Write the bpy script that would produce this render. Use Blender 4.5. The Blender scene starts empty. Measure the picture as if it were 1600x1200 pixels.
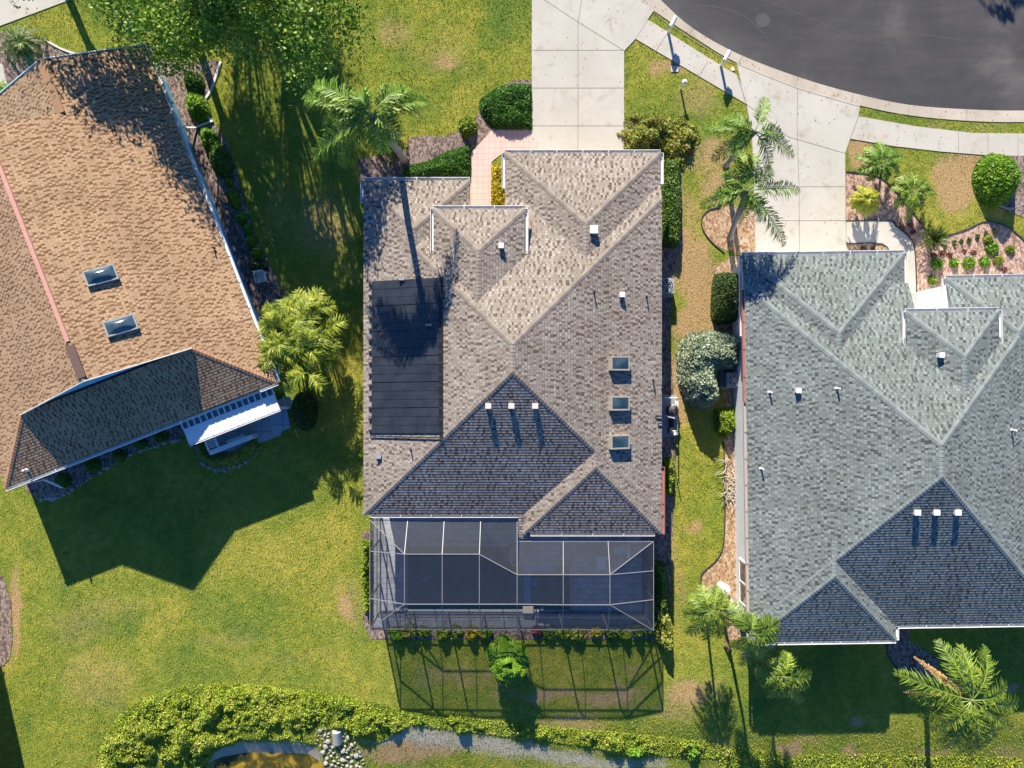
import bpy, bmesh, math, random
import numpy as np
from mathutils import Vector, Matrix
from mathutils.geometry import tessellate_polygon
random.seed(7); RNG = np.random.default_rng(11)
D = bpy.data; SC = bpy.context.scene; COL = SC.collection
PI = math.pi
# ------------------------------------------------------------------ camera, sky, sun
H = 37.0; FPX = 1110.0
cam = D.cameras.new('camera'); co = D.objects.new('camera', cam); COL.objects.link(co)
co.location = (0, 0, H); co.rotation_euler = (0, 0, 0)
cam.sensor_width = 36; cam.lens = 36 * FPX / 1600; cam.clip_end = 500
SC.camera = co
SUN_EL = 27.7; SD = Vector((.2, -.98))          # direction the shadows fall in
w = D.worlds.new('World'); SC.world = w; w.use_nodes = True
sky = w.node_tree.nodes.new('ShaderNodeTexSky'); sky.sky_type = 'NISHITA'; sky.sun_disc = False
sky.sun_elevation = math.radians(SUN_EL); sky.sun_rotation = math.atan2(-SD.x, -SD.y)
sky.ozone_density = 3.0; sky.dust_density = 0.2; sky.air_density = 1.0
bg = w.node_tree.nodes['Background']; bg.inputs[1].default_value = 0.062
tint = w.node_tree.nodes.new('ShaderNodeMix'); tint.data_type = 'RGBA'; tint.blend_type = 'MULTIPLY'; tint.inputs[0].default_value = 1
tint.inputs[7].default_value = (.44, .84, 1.35, 1)
w.node_tree.links.new(sky.outputs[0], tint.inputs[6]); w.node_tree.links.new(tint.outputs[2], bg.inputs[0])
sl = D.lights.new('sun', 'SUN'); sl.energy = 5.0; sl.angle = math.radians(.5); sl.color = (1, .90, .74)
so = D.objects.new('sun', sl); COL.objects.link(so); so.location = (-5, 30, 40)
c_ = math.cos(math.radians(SUN_EL))
so.rotation_euler = Vector((SD.x * c_, SD.y * c_, -math.sin(math.radians(SUN_EL)))).to_track_quat('-Z', 'Y').to_euler()
SC.view_settings.view_transform = 'Standard'; SC.view_settings.look = 'None'
SC.view_settings.exposure = 1.17; SC.view_settings.gamma = 1
SC.cycles.max_bounces = 6; SC.cycles.transparent_max_bounces = 12

def P(px, py, z=0.0):
    k = (H - z) / FPX
    return Vector(((px - 800) * k, (600 - py) * k, z))
def P2(px, py, z=0.0): v = P(px, py, z); return (v.x, v.y)
# ------------------------------------------------------------------ terrain height
POND = [(300, 1215), (330, 1182), (375, 1164), (440, 1166), (490, 1172), (505, 1215), (505, 1400), (200, 1400)]
def sstep(t): t = np.clip(t, 0, 1); return t * t * (3 - 2 * t)
def pip(poly, X, Y):
    X = np.asarray(X, float); Y = np.asarray(Y, float); ins = np.zeros(X.shape, bool)
    n = len(poly)
    for i in range(n):
        x0, y0 = poly[i]; x1, y1 = poly[(i + 1) % n]
        if y0 == y1: continue
        c = ((y0 > Y) != (y1 > Y)) & (X < (x1 - x0) * (Y - y0) / (y1 - y0) + x0)
        ins ^= c
    return ins
def pdist(poly, X, Y):
    d = np.full(np.shape(X), 1e9); n = len(poly)
    for i in range(n):
        x0, y0 = poly[i]; x1, y1 = poly[(i + 1) % n]
        dx, dy = x1 - x0, y1 - y0; L = dx * dx + dy * dy + 1e-12
        t = np.clip(((X - x0) * dx + (Y - y0) * dy) / L, 0, 1)
        d = np.minimum(d, np.hypot(X - x0 - t * dx, Y - y0 - t * dy))
    return d
PONDW = [P2(a, b) for a, b in POND]
def G(X, Y):
    X = np.asarray(X, float); Y = np.asarray(Y, float)
    z = -.9 * sstep((-16.6 - Y) / 5.0) * sstep((X + 23) / 6)
    ins = pip(PONDW, X, Y); d = pdist(PONDW, X, Y)
    return z - np.where(ins, np.minimum(d * .22, .5), 0)
def PG(px, py):
    v = P(px, py, 0)
    for _ in range(4): v = P(px, py, float(G(v.x, v.y)))
    return v
_ph = RNG.uniform(0, 6.28, (8, 2)); _fr = RNG.uniform(-1, 1, (8, 2))
def wob(X, Y, s):
    r = 0
    for k in range(8): r = r + np.sin((X * _fr[k, 0] + Y * _fr[k, 1]) * (6.28 / s) * (1 + .35 * k) + _ph[k, 0])
    return r / 8 * 1.6
def vnoise(X, Y, s, seed=0):
    r = 0; amp = 1.0
    for o in range(3):
        x = np.asarray(X) / s + 17.3 * o + seed; y = np.asarray(Y) / s - 9.1 * o; xi = np.floor(x).astype(np.int64); yi = np.floor(y).astype(np.int64)
        fx = x - xi; fy = y - yi; fx = fx * fx * (3 - 2 * fx); fy = fy * fy * (3 - 2 * fy)
        def hsh(a, b):
            q = (a * 374761393 + b * 668265263 + seed * 1274126177 + o * 97) & 0x7fffffff; q = ((q ^ (q >> 13)) * 1274126177) & 0x7fffffff
            return ((q ^ (q >> 16)) & 0xffff) / 65535.0 * 2 - 1
        r = r + amp * ((hsh(xi, yi) * (1 - fx) + hsh(xi + 1, yi) * fx) * (1 - fy) + (hsh(xi, yi + 1) * (1 - fx) + hsh(xi + 1, yi + 1) * fx) * fy); s = s / 2.1; amp *= .6
    return r
# ------------------------------------------------------------------ object helpers
def tag(o, label=None, cat=None, group=None, kind=None):
    if label: o['label'] = label
    if cat: o['category'] = cat
    if group: o['group'] = group
    if kind: o['kind'] = kind
    return o
def empty(name, loc, label, cat, group=None, rz=0):
    o = D.objects.new(name, None); COL.objects.link(o); o.location = loc; o.rotation_euler.z = rz
    o.empty_display_size = .3
    return tag(o, label, cat, group)
def linkmesh(name, me, m, parent=None, loc=None):
    o = D.objects.new(name, me); COL.objects.link(o)
    for mm in (m if isinstance(m, (list, tuple)) else [m]): me.materials.append(mm)
    if parent: o.parent = parent
    if loc is not None: o.location = loc
    return o
class MB:
    def __init__(s): s.v = []; s.f = []; s.uv = None; s.mi = []; s.cur = 0
    def face(s, pts, uv=None):
        n = len(s.v); s.v += [tuple(p) for p in pts]; s.f.append(tuple(range(n, n + len(pts)))); s.mi.append(s.cur)
        if s.uv is None: s.uv = []
        s.uv += uv if uv else [(p[0], p[1]) for p in pts]
    def box(s, x0, y0, z0, x1, y1, z1, M=None):
        c = [Vector((x, y, z)) for z in (z0, z1) for y in (y0, y1) for x in (x0, x1)]
        if M is not None: c = [M @ p for p in c]
        for q in ((0, 2, 3, 1), (4, 5, 7, 6), (0, 1, 5, 4), (2, 6, 7, 3), (0, 4, 6, 2), (1, 3, 7, 5)):
            s.face([c[i] for i in q])
    def bar(s, a, b, w, h, up=Vector((0, 0, 1))):
        a = Vector(a); b = Vector(b); d = (b - a); L = d.length
        if L < 1e-6: return
        d /= L; sd = d.cross(up)
        if sd.length < 1e-3: sd = d.cross(Vector((0, 1, 0)))
        sd.normalize(); u = sd.cross(d)
        M = Matrix((( d.x, sd.x, u.x, a.x), (d.y, sd.y, u.y, a.y), (d.z, sd.z, u.z, a.z), (0, 0, 0, 1)))
        s.box(0, -w / 2, -h / 2, L, w / 2, h / 2, M)
    def tube(s, pts, rad, n=8, cap=True):
        pts = [Vector(p) for p in pts]; rings = []
        if not isinstance(rad, (list, tuple)): rad = [rad] * len(pts)
        for i, p in enumerate(pts):
            d = (pts[min(i + 1, len(pts) - 1)] - pts[max(i - 1, 0)]).normalized()
            a = d.cross(Vector((0, 0, 1)));
            if a.length < .05: a = d.cross(Vector((0, 1, 0)))
            a.normalize(); b = d.cross(a)
            rings.append([p + (a * math.cos(2 * PI * k / n) + b * math.sin(2 * PI * k / n)) * rad[i] for k in range(n)])
        for i in range(len(pts) - 1):
            for k in range(n):
                k2 = (k + 1) % n
                s.face([rings[i][k], rings[i][k2], rings[i + 1][k2], rings[i + 1][k]])
        if cap: s.face(rings[0][::-1]); s.face(rings[-1])
    def build(s, name, m, parent=None, loc=None, smooth=False, merge=False):
        me = D.meshes.new(name); me.from_pydata(s.v, [], s.f)
        uvl = me.uv_layers.new(name='UVMap'); flat = [c for p in s.uv for c in p]
        uvl.data.foreach_set('uv', flat)
        me.polygons.foreach_set('material_index', s.mi)
        if merge:
            bm = bmesh.new(); bm.from_mesh(me); bmesh.ops.remove_doubles(bm, verts=bm.verts, dist=1e-4); bm.to_mesh(me); bm.free()
        if smooth: me.polygons.foreach_set('use_smooth', [True] * len(me.polygons))
        me.update()
        return linkmesh(name, me, m, parent, loc)
def quads_obj(name, V, m, parent=None, loc=None, k=4):
    V = np.ascontiguousarray(V, dtype=np.float32).reshape(-1, 3); n = len(V) // k
    me = D.meshes.new(name); me.vertices.add(len(V)); me.vertices.foreach_set('co', V.ravel())
    me.loops.add(n * k); me.loops.foreach_set('vertex_index', np.arange(n * k, dtype=np.int32))
    me.polygons.add(n); me.polygons.foreach_set('loop_start', np.arange(0, n * k, k, dtype=np.int32))
    me.polygons.foreach_set('loop_total', np.full(n, k, dtype=np.int32))
    me.update(calc_edges=True)
    return linkmesh(name, me, m, parent, loc)
def prism(mb, poly, z0, z1, bottom=True):
    a = sum(poly[i][0] * poly[(i + 1) % len(poly)][1] - poly[(i + 1) % len(poly)][0] * poly[i][1] for i in range(len(poly)))
    if a < 0: poly = poly[::-1]
    top = [Vector((x, y, z1)) for x, y in poly]; bot = [Vector((x, y, z0)) for x, y in poly]
    for t in tessellate_polygon([top]): 
        tri = [top[i] for i in t]
        if (tri[1] - tri[0]).cross(tri[2] - tri[0]).z < 0: tri = tri[::-1]
        mb.face(tri)
    n = len(poly)
    for i in range(n): mb.face([bot[i], bot[(i + 1) % n], top[(i + 1) % n], top[i]])
# ------------------------------------------------------------------ materials
def newmat(name):
    m = D.materials.new(name); m.use_nodes = True; nt = m.node_tree
    return m, nt, nt.nodes['Principled BSDF']
def N(nt, t, **k):
    n = nt.nodes.new(t)
    for a, b in k.items(): setattr(n, a, b)
    return n
def ramp(nt, fac, stops, interp='LINEAR'):
    r = N(nt, 'ShaderNodeValToRGB'); cr = r.color_ramp; cr.interpolation = interp
    while len(cr.elements) > 1: cr.elements.remove(cr.elements[-1])
    cr.elements[0].position = stops[0][0]; cr.elements[0].color = (*stops[0][1], 1)
    for p, c in stops[1:]:
        e = cr.elements.new(p); e.color = (*c, 1)
    nt.links.new(fac, r.inputs[0]); return r.outputs[0]
def noise(nt, scale, detail=4, coord='Object', rough=.6, dist=0, vec=None):
    n = N(nt, 'ShaderNodeTexNoise'); n.inputs['Scale'].default_value = scale; n.inputs['Detail'].default_value = detail
    n.inputs['Roughness'].default_value = rough; n.inputs['Distortion'].default_value = dist
    if vec is None:
        tc = N(nt, 'ShaderNodeTexCoord'); vec = tc.outputs[coord]
    nt.links.new(vec, n.inputs['Vector']); return n.outputs['Fac']
def mixc(nt, fac, a, b, mode='MIX'):
    m = N(nt, 'ShaderNodeMix', data_type='RGBA', blend_type=mode)
    for s, v in ((0, fac), (6, a), (7, b)):
        if isinstance(v, (int, float)): m.inputs[s].default_value = v
        elif isinstance(v, tuple): m.inputs[s].default_value = (*v, 1)
        else: nt.links.new(v, m.inputs[s])
    return m.outputs[2]
def math_(nt, op, a, b=None):
    m = N(nt, 'ShaderNodeMath', operation=op)
    for i, v in enumerate((a, b)):
        if v is None: continue
        if isinstance(v, (int, float)): m.inputs[i].default_value = v
        else: nt.links.new(v, m.inputs[i])
    return m.outputs[0]
def bump(nt, bs, h, strength=.5, dist=.02):
    b = N(nt, 'ShaderNodeBump'); b.inputs['Strength'].default_value = strength; b.inputs['Distance'].default_value = dist
    nt.links.new(h, b.inputs['Height']); nt.links.new(b.outputs[0], bs.inputs['Normal'])
def plain(name, c1, c2=None, scale=3, rough=.7, metal=0, b=0, bs_=40, spec=.5, detail=5):
    m, nt, bs = newmat(name); c2 = c2 or tuple(x * .8 for x in c1)
    f = noise(nt, scale, detail, rough=.65)
    nt.links.new(ramp(nt, f, [(.32, c1), (.68, c2)]), bs.inputs['Base Color'])
    bs.inputs['Roughness'].default_value = rough; bs.inputs['Metallic'].default_value = metal
    bs.inputs['Specular IOR Level'].default_value = spec
    if b: bump(nt, bs, noise(nt, bs_, 3), b)
    return m
def leafmat(name, cols, rough=.5, trans=.25):
    m, nt, bs = newmat(name)
    g = N(nt, 'ShaderNodeNewGeometry'); n = noise(nt, 1.3, 2)
    f = math_(nt, 'ADD', math_(nt, 'MULTIPLY', g.outputs['Random Per Island'], .65), math_(nt, 'MULTIPLY', math_(nt, 'SUBTRACT', n, .32), .9))
    k = len(cols); c = ramp(nt, f, [(i / (k - 1) * .9 + .05, cols[i]) for i in range(k)])
    nt.links.new(c, bs.inputs['Base Color']); bs.inputs['Roughness'].default_value = rough
    bs.inputs['Specular IOR Level'].default_value = .35
    t = N(nt, 'ShaderNodeBsdfTranslucent'); nt.links.new(c, t.inputs[0])
    mx = N(nt, 'ShaderNodeMixShader'); mx.inputs[0].default_value = trans
    nt.links.new(bs.outputs[0], mx.inputs[1]); nt.links.new(t.outputs[0], mx.inputs[2])
    nt.links.new(mx.outputs[0], nt.nodes['Material Output'].inputs[0])
    return m
CH = .142    # shingle course height on the slope
def shingle(name, light, dark, bw=.33, tooth=.42, pd=.6):
    m, nt, bs = newmat(name)
    tc = N(nt, 'ShaderNodeUVMap'); sp = N(nt, 'ShaderNodeSeparateXYZ'); nt.links.new(tc.outputs[0], sp.inputs[0])
    vr = math_(nt, 'DIVIDE', sp.outputs[1], CH); row = math_(nt, 'FLOOR', vr)
    w1 = N(nt, 'ShaderNodeTexWhiteNoise', noise_dimensions='1D'); nt.links.new(row, w1.inputs['W'])
    u = math_(nt, 'ADD', math_(nt, 'DIVIDE', sp.outputs[0], bw), math_(nt, 'MULTIPLY', w1.outputs[0], 13.7))
    un = math_(nt, 'ADD', u, math_(nt, 'MULTIPLY', math_(nt, 'SINE', math_(nt, 'MULTIPLY', u, 2.17)), .16))
    fr = math_(nt, 'FRACT', un); col = math_(nt, 'FLOOR', un)
    def wn(k):
        cb = N(nt, 'ShaderNodeCombineXYZ'); nt.links.new(col, cb.inputs[0]); nt.links.new(row, cb.inputs[1]); cb.inputs[2].default_value = k
        w2 = N(nt, 'ShaderNodeTexWhiteNoise', noise_dimensions='3D'); nt.links.new(cb.outputs[0], w2.inputs['Vector']); return w2.outputs[0]
    va, vb = wn(1.5), wn(7.5)
    it = math_(nt, 'LESS_THAN', fr, math_(nt, 'ADD', tooth - .1, math_(nt, 'MULTIPLY', va, .2)))       # tooth or gap of the laminated tab
    k = len(light); cl = ramp(nt, va, [(i / k, light[i]) for i in range(k)], 'CONSTANT')
    k = len(dark); cd = ramp(nt, vb, [(i / k * pd, dark[i]) for i in range(k)] + [(pd, light[0])], 'CONSTANT')
    c = mixc(nt, it, cl, cd)
    g = noise(nt, 55, 3, coord='UV'); c = mixc(nt, .35, c, ramp(nt, g, [(.3, (.45,) * 3), (.7, (1.1,) * 3)]), 'MULTIPLY')
    st = noise(nt, .35, 5, coord='Object'); c = mixc(nt, .6, c, ramp(nt, st, [(.35, (.74, .72, .70)), (.6, (1.05, 1.05, 1.05))]), 'MULTIPLY')
    j = math_(nt, 'MAXIMUM', math_(nt, 'LESS_THAN', math_(nt, 'ABSOLUTE', math_(nt, 'SUBTRACT', fr, tooth)), .035), math_(nt, 'LESS_THAN', fr, .06))
    j = math_(nt, 'MAXIMUM', j, math_(nt, 'LESS_THAN', math_(nt, 'FRACT', vr), .13))  # shadow line painted along the bottom of every course
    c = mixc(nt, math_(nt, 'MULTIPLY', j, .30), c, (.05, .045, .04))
    nt.links.new(c, bs.inputs['Base Color']); bs.inputs['Roughness'].default_value = .92
    bs.inputs['Specular IOR Level'].default_value = .15
    th = math_(nt, 'ADD', math_(nt, 'MULTIPLY', it, .8), math_(nt, 'MULTIPLY', g, .3)); bump(nt, bs, th, .5, .010)
    return m
def capmat(name, cols):
    m, nt, bs = newmat(name); g = N(nt, 'ShaderNodeNewGeometry')
    c = ramp(nt, g.outputs['Random Per Island'], [(i / (len(cols) - 1), cols[i]) for i in range(len(cols))])
    c = mixc(nt, .35, c, ramp(nt, noise(nt, 50, 3), [(.3, (.4,) * 3), (.7, (1,) * 3)]), 'MULTIPLY')
    nt.links.new(c, bs.inputs['Base Color']); bs.inputs['Roughness'].default_value = .92; bs.inputs['Specular IOR Level'].default_value = .15
    return m
M = {}
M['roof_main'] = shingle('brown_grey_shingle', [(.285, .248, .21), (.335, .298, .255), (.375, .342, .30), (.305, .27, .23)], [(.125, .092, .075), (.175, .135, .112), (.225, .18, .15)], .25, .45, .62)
M['cap_main'] = capmat('brown_grey_cap', [(.22, .185, .155), (.30, .26, .22)])
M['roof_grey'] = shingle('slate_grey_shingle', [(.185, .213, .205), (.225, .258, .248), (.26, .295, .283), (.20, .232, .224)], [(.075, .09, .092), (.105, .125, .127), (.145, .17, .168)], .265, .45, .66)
M['cap_grey'] = capmat('slate_grey_cap', [(.17, .20, .195), (.235, .27, .26)])
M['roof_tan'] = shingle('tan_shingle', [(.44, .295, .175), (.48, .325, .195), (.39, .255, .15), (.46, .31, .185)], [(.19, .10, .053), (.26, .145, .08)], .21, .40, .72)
M['cap_tan'] = capmat('tan_cap', [(.40, .22, .12), (.50, .29, .165)])
M['cap_brown'] = plain('brown_ridge_strip', (.33, .19, .10), (.26, .15, .08), 8, .9)
M['pink'] = plain('pink_ridge_metal', (.58, .30, .24), (.50, .25, .20), 5, .6)
M['copper'] = plain('weathered_copper', (.40, .17, .13), (.30, .13, .11), 5, .5)
M['rusty'] = plain('stained_gutter', (.46, .36, .32), (.40, .36, .34), 2, .6)
M['white'] = plain('white_painted_metal', (.78, .78, .76), (.68, .68, .66), 4, .45)
M['offwhite'] = plain('gutter_cream', (.62, .60, .56), (.52, .50, .47), 4, .5)
M['wall_blue'] = plain('pale_blue_stucco', (.10, .42, .68), (.09, .38, .62), 2, .85, b=.2)
M['wall_white'] = plain('white_stucco', (.80, .82, .82), (.70, .73, .75), 2, .85, b=.2)
M['wall_cream'] = plain('cream_stucco', (.55, .42, .33), (.48, .37, .30), 2, .85, b=.2)
M['black'] = plain('black_rubber', (.015, .016, .018), (.025, .026, .03), 6, .6)
M['dark'] = plain('dark_metal', (.05, .05, .055), (.03, .03, .035), 6, .5)
M['grey'] = plain('grey_metal', (.32, .33, .34), (.25, .26, .27), 6, .45)
M['trunk'] = plain('grey_bark', (.22, .19, .155), (.13, .11, .09), 9, .9, b=.6, bs_=25)
M['ptrunk'] = plain('pale_palm_bark', (.36, .33, .30), (.25, .22, .20), 7, .85, b=.5, bs_=18)
M['gtrunk'] = plain('green_crownshaft', (.16, .20, .06), (.12, .13, .05), 7, .6)
M['brick'] = plain('brown_ornament', (.20, .10, .07), (.14, .07, .05), 7, .7)
# leaves
M['lf_oak'] = leafmat('oak_leaf', [(.05, .13, .015), (.15, .29, .03), (.28, .44, .05), (.46, .54, .10)], trans=.4)
M['lf_jun'] = leafmat('juniper_leaf', [(.03, .10, .015), (.07, .19, .025), (.14, .29, .04)])
M['lf_lime'] = leafmat('lime_leaf', [(.10, .18, .012), (.20, .29, .02), (.32, .40, .03)])
M['lf_yel'] = leafmat('yellow_croton_leaf', [(.10, .13, .01), (.32, .28, .012), (.55, .42, .02), (.62, .50, .04)])
M['lf_hedge'] = leafmat('hedge_leaf', [(.045, .09, .015), (.10, .19, .025), (.20, .32, .04)])
M['lf_dark'] = leafmat('dark_hedge_leaf', [(.03, .06, .015), (.06, .11, .022), (.11, .17, .035)])
M['lf_silver'] = leafmat('silver_leaf', [(.09, .15, .07), (.22, .30, .17), (.42, .47, .34), (.58, .60, .48)])
M['lf_bright'] = leafmat('bright_leaf', [(.07, .17, .015), (.17, .33, .02), (.32, .50, .04)])
M['lf_boug'] = leafmat('yellow_green_leaf', [(.12, .17, .02), (.24, .28, .04), (.38, .38, .07), (.26, .33, .04)])
M['lf_red'] = leafmat('red_bract', [(.28, .02, .04), (.45, .05, .08)])
M['lf_purple'] = leafmat('maroon_leaf', [(.10, .02, .025), (.22, .05, .04), (.12, .10, .03)])
M['lf_gold'] = leafmat('gold_frond', [(.20, .22, .015), (.36, .36, .02), (.50, .46, .04)])
M['lf_palm'] = leafmat('palm_frond', [(.03, .08, .012), (.09, .19, .02), (.19, .33, .035), (.38, .50, .09)])
M['lf_palm2'] = leafmat('palm_frond_yellowgreen', [(.03, .07, .01), (.10, .18, .018), (.22, .31, .03), (.44, .50, .07)])
M['lf_palm3'] = leafmat('golden_areca_frond', [(.06, .10, .01), (.18, .25, .02), (.34, .40, .03), (.55, .52, .07)])
M['lf_sago'] = leafmat('sago_frond', [(.03, .06, .01), (.07, .12, .015), (.16, .19, .03)])
M['lf_dead'] = leafmat('dead_frond', [(.28, .15, .06), (.42, .24, .09), (.50, .34, .18)])
M['lf_fruit'] = leafmat('dead_stalk', [(.30, .26, .22), (.42, .38, .33)])
M['rachis'] = plain('frond_stalk', (.22, .30, .05), (.16, .22, .04), 5, .5)
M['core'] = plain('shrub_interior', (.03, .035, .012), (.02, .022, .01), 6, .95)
M['bank'] = leafmat('bank_weed_leaf', [(.06, .12, .015), (.18, .28, .025), (.33, .44, .035), (.50, .54, .06), (.52, .42, .14)])
# hard ground
def concrete(name, c1, c2, stain=.5):
    m, nt, bs = newmat(name)
    c = ramp(nt, noise(nt, .45, 5, rough=.6), [(.3, c1), (.7, c2)])
    c = mixc(nt, .35, c, ramp(nt, noise(nt, 30, 4), [(.3, (.72,) * 3), (.7, (1,) * 3)]), 'MULTIPLY')
    c = mixc(nt, stain, c, ramp(nt, noise(nt, 1.3, 6, dist=.6), [(.26, (.66, .60, .50)), (.36, (.9, .88, .84)), (.46, (1, 1, 1))]), 'MULTIPLY')
    nt.links.new(c, bs.inputs['Base Color']); bs.inputs['Roughness'].default_value = .9; bs.inputs['Specular IOR Level'].default_value = .2
    return m
M['conc'] = concrete('concrete', (.45, .425, .37), (.52, .495, .44), .8)
M['curb'] = concrete('curb_concrete', (.40, .35, .28), (.52, .46, .38), .8)
M['joint'] = plain('joint_dark', (.19, .17, .15), (.27, .245, .21), 5, .95)
m, nt, bs = newmat('asphalt'); M['asphalt'] = m
c = ramp(nt, noise(nt, .18, 6, dist=.8), [(.3, (.042, .042, .046)), (.52, (.060, .059, .061)), (.68, (.105, .10, .096))])
c = mixc(nt, .6, c, ramp(nt, noise(nt, 60, 3), [(.3, (.5,) * 3), (.7, (1.3,) * 3)]), 'MULTIPLY')
sc_ = N(nt, 'ShaderNodeMapping'); sc_.inputs['Scale'].default_value = (.35, 2.2, 1); sc_.inputs['Rotation'].default_value = (0, 0, .38)
tc = N(nt, 'ShaderNodeTexCoord'); nt.links.new(tc.outputs['Object'], sc_.inputs[0])
c = mixc(nt, .5, c, ramp(nt, noise(nt, .9, 5, vec=sc_.outputs[0]), [(.42, (1, 1, 1)), (.75, (1.6, 1.5, 1.4))]), 'MULTIPLY')
nt.links.new(c, bs.inputs['Base Color']); bs.inputs['Roughness'].default_value = .85; bs.inputs['Specular IOR Level'].default_value = .3
bump(nt, bs, noise(nt, 70, 3), .4, .01)
def mulch(name, cols, sc=14):
    m, nt, bs = newmat(name)
    v = N(nt, 'ShaderNodeTexVoronoi'); v.inputs['Scale'].default_value = sc
    mp = N(nt, 'ShaderNodeMapping'); tc = N(nt, 'ShaderNodeTexCoord'); nt.links.new(tc.outputs['Object'], mp.inputs[0]); mp.inputs['Scale'].default_value = (1, .6, 1); mp.inputs['Rotation'].default_value = (0, 0, .7)
    ad = N(nt, 'ShaderNodeMix', data_type='VECTOR'); ad.inputs[0].default_value = .12
    nz = N(nt, 'ShaderNodeTexNoise'); nz.inputs['Scale'].default_value = 6; nt.links.new(mp.outputs[0], ad.inputs[4]); nt.links.new(nz.outputs['Color'], ad.inputs[5])
    nt.links.new(ad.outputs[1], v.inputs['Vector'])
    sp = N(nt, 'ShaderNodeSeparateColor'); nt.links.new(v.outputs['Color'], sp.inputs[0])
    k = len(cols); f = math_(nt, 'ADD', math_(nt, 'MULTIPLY', sp.outputs[0], .7), math_(nt, 'MULTIPLY', noise(nt, 1.2, 3), .4))
    c = ramp(nt, f, [(i / (k - 1) * .8 + .1, cols[i]) for i in range(k)])
    nt.links.new(c, bs.inputs['Base Color']); bs.inputs['Roughness'].default_value = .95; bs.inputs['Specular IOR Level'].default_value = .1
    bump(nt, bs, math_(nt, 'ADD', sp.outputs[1], noise(nt, 25, 3)), 1.0, .05)
    return m
M['mulch'] = mulch('pinkish_mulch', [(.16, .09, .06), (.32, .20, .15), (.48, .33, .26), (.58, .43, .36)])
M['mulch_dark'] = mulch('dark_mulch', [(.07, .05, .045), (.15, .11, .10), (.27, .20, .17), (.36, .29, .25)])
M['mulch_orange'] = mulch('orange_mulch', [(.17, .10, .055), (.33, .20, .115), (.46, .31, .19), (.56, .44, .31)])
M['sand'] = plain('pale_sand', (.58, .53, .46), (.40, .35, .28), 4, .95, b=.6)
def brickm(name, c1, c2, mortar, bw, bh, rough=.8):
    m, nt, bs = newmat(name); b = N(nt, 'ShaderNodeTexBrick'); tc = N(nt, 'ShaderNodeTexCoord')
    nt.links.new(tc.outputs['Object'], b.inputs['Vector']); b.inputs['Scale'].default_value = 1
    b.inputs['Color1'].default_value = (*c1, 1); b.inputs['Color2'].default_value = (*c2, 1); b.inputs['Mortar'].default_value = (*mortar, 1)
    b.inputs['Brick Width'].default_value = bw; b.inputs['Row Height'].default_value = bh; b.inputs['Mortar Size'].default_value = .012
    b.inputs['Bias'].default_value = 0; b.offset = 0 if bw == bh else .5
    c = mixc(nt, .4, b.outputs[0], ramp(nt, noise(nt, 2, 5), [(.3, (.75,) * 3), (.7, (1,) * 3)]), 'MULTIPLY')
    nt.links.new(c, bs.inputs['Base Color']); bs.inputs['Roughness'].default_value = rough
    return m
M['tile_pink'] = brickm('pink_tile', (.66, .47, .42), (.62, .43, .38), (.45, .30, .26), .30, .30)
M['paver'] = brickm('grey_paver', (.36, .39, .45), (.54, .56, .60), (.22, .24, .28), .42, .28)
M['slab'] = brickm('grey_slab', (.34, .36, .38), (.40, .41, .43), (.12, .12, .13), .62, .62)
# ------------------------------------------------------------------ ground: one sheet
def L2(pts, z=0): return [P2(a, b, z) for a, b in pts]
ROADIN = [(960, -75), (1032, 0), (1083, 45), (1154, 85), (1248, 121), (1334, 146), (1419, 164), (1510, 171), (1600, 173), (1760, 168), (2000, 150)]
ROADOUT = [(930, -62), (1003, 4), (1021, 17), (1083, 58), (1148, 97), (1243, 136), (1343, 165), (1425, 181), (1512, 189), (1600, 191), (1765, 186), (2010, 168)]
def smooth(pts, n=4):
    out = []
    for i in range(len(pts) - 1):
        p0 = pts[max(i - 1, 0)]; p1 = pts[i]; p2 = pts[i + 1]; p3 = pts[min(i + 2, len(pts) - 1)]
        for k in range(n):
            t = k / n
            out.append(tuple(.5 * ((2 * p1[j]) + (-p0[j] + p2[j]) * t + (2 * p0[j] - 5 * p1[j] + 4 * p2[j] - p3[j]) * t * t + (-p0[j] + 3 * p1[j] - 3 * p2[j] + p3[j]) * t ** 3) for j in (0, 1)))
    out.append(pts[-1]); return out
ri = smooth(ROADIN); ro = smooth(ROADOUT)
HARD = {
 'road': ri + [(2000, -700), (900, -700), (900, -300)],
 'curb': ro + ri[::-1],
 'driveway': [(831, -160), (831, 240), (975, 240), (975, 80), (993, 61), (1012, 31), (1021, 17), (1003, 4), (930, -62), (900, -160)],
 'driveway.001': [(1151, 100), (1160, 140), (1167, 166), (1175, 215), (1178, 300), (1180, 402), (1322, 402), (1321, 345), (1320, 240), (1328, 217), (1341, 182), (1343, 165), (1243, 136), (1151, 99)],
 'sidewalk': [(1012, 31), (993, 61), (1166, 163), (1159, 135), (1151, 117), (1128, 104)],
 'sidewalk.001': [(1341, 182), (1328, 217), (1400, 229), (1470, 237), (1545, 243), (1600, 244), (1760, 240), (1760, 205), (1600, 209), (1520, 208), (1432, 198)],
 'driveway.002': [(-120, 80), (0, 41), (110, 0), (200, -40), (200, -200), (-120, -200)],
 'path': [(1322, 345), (1390, 345), (1428, 380), (1432, 478), (1412, 478), (1414, 398), (1392, 398), (1378, 381), (1322, 381)],
 'path.001': [(735, 240), (772, 200), (831, 200), (831, 236), (790, 236), (768, 253), (768, 330), (735, 330)],
 'path.002': [(-40, 95), (4, 100), (12, 135), (0, 150), (-40, 150)],
}
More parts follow.
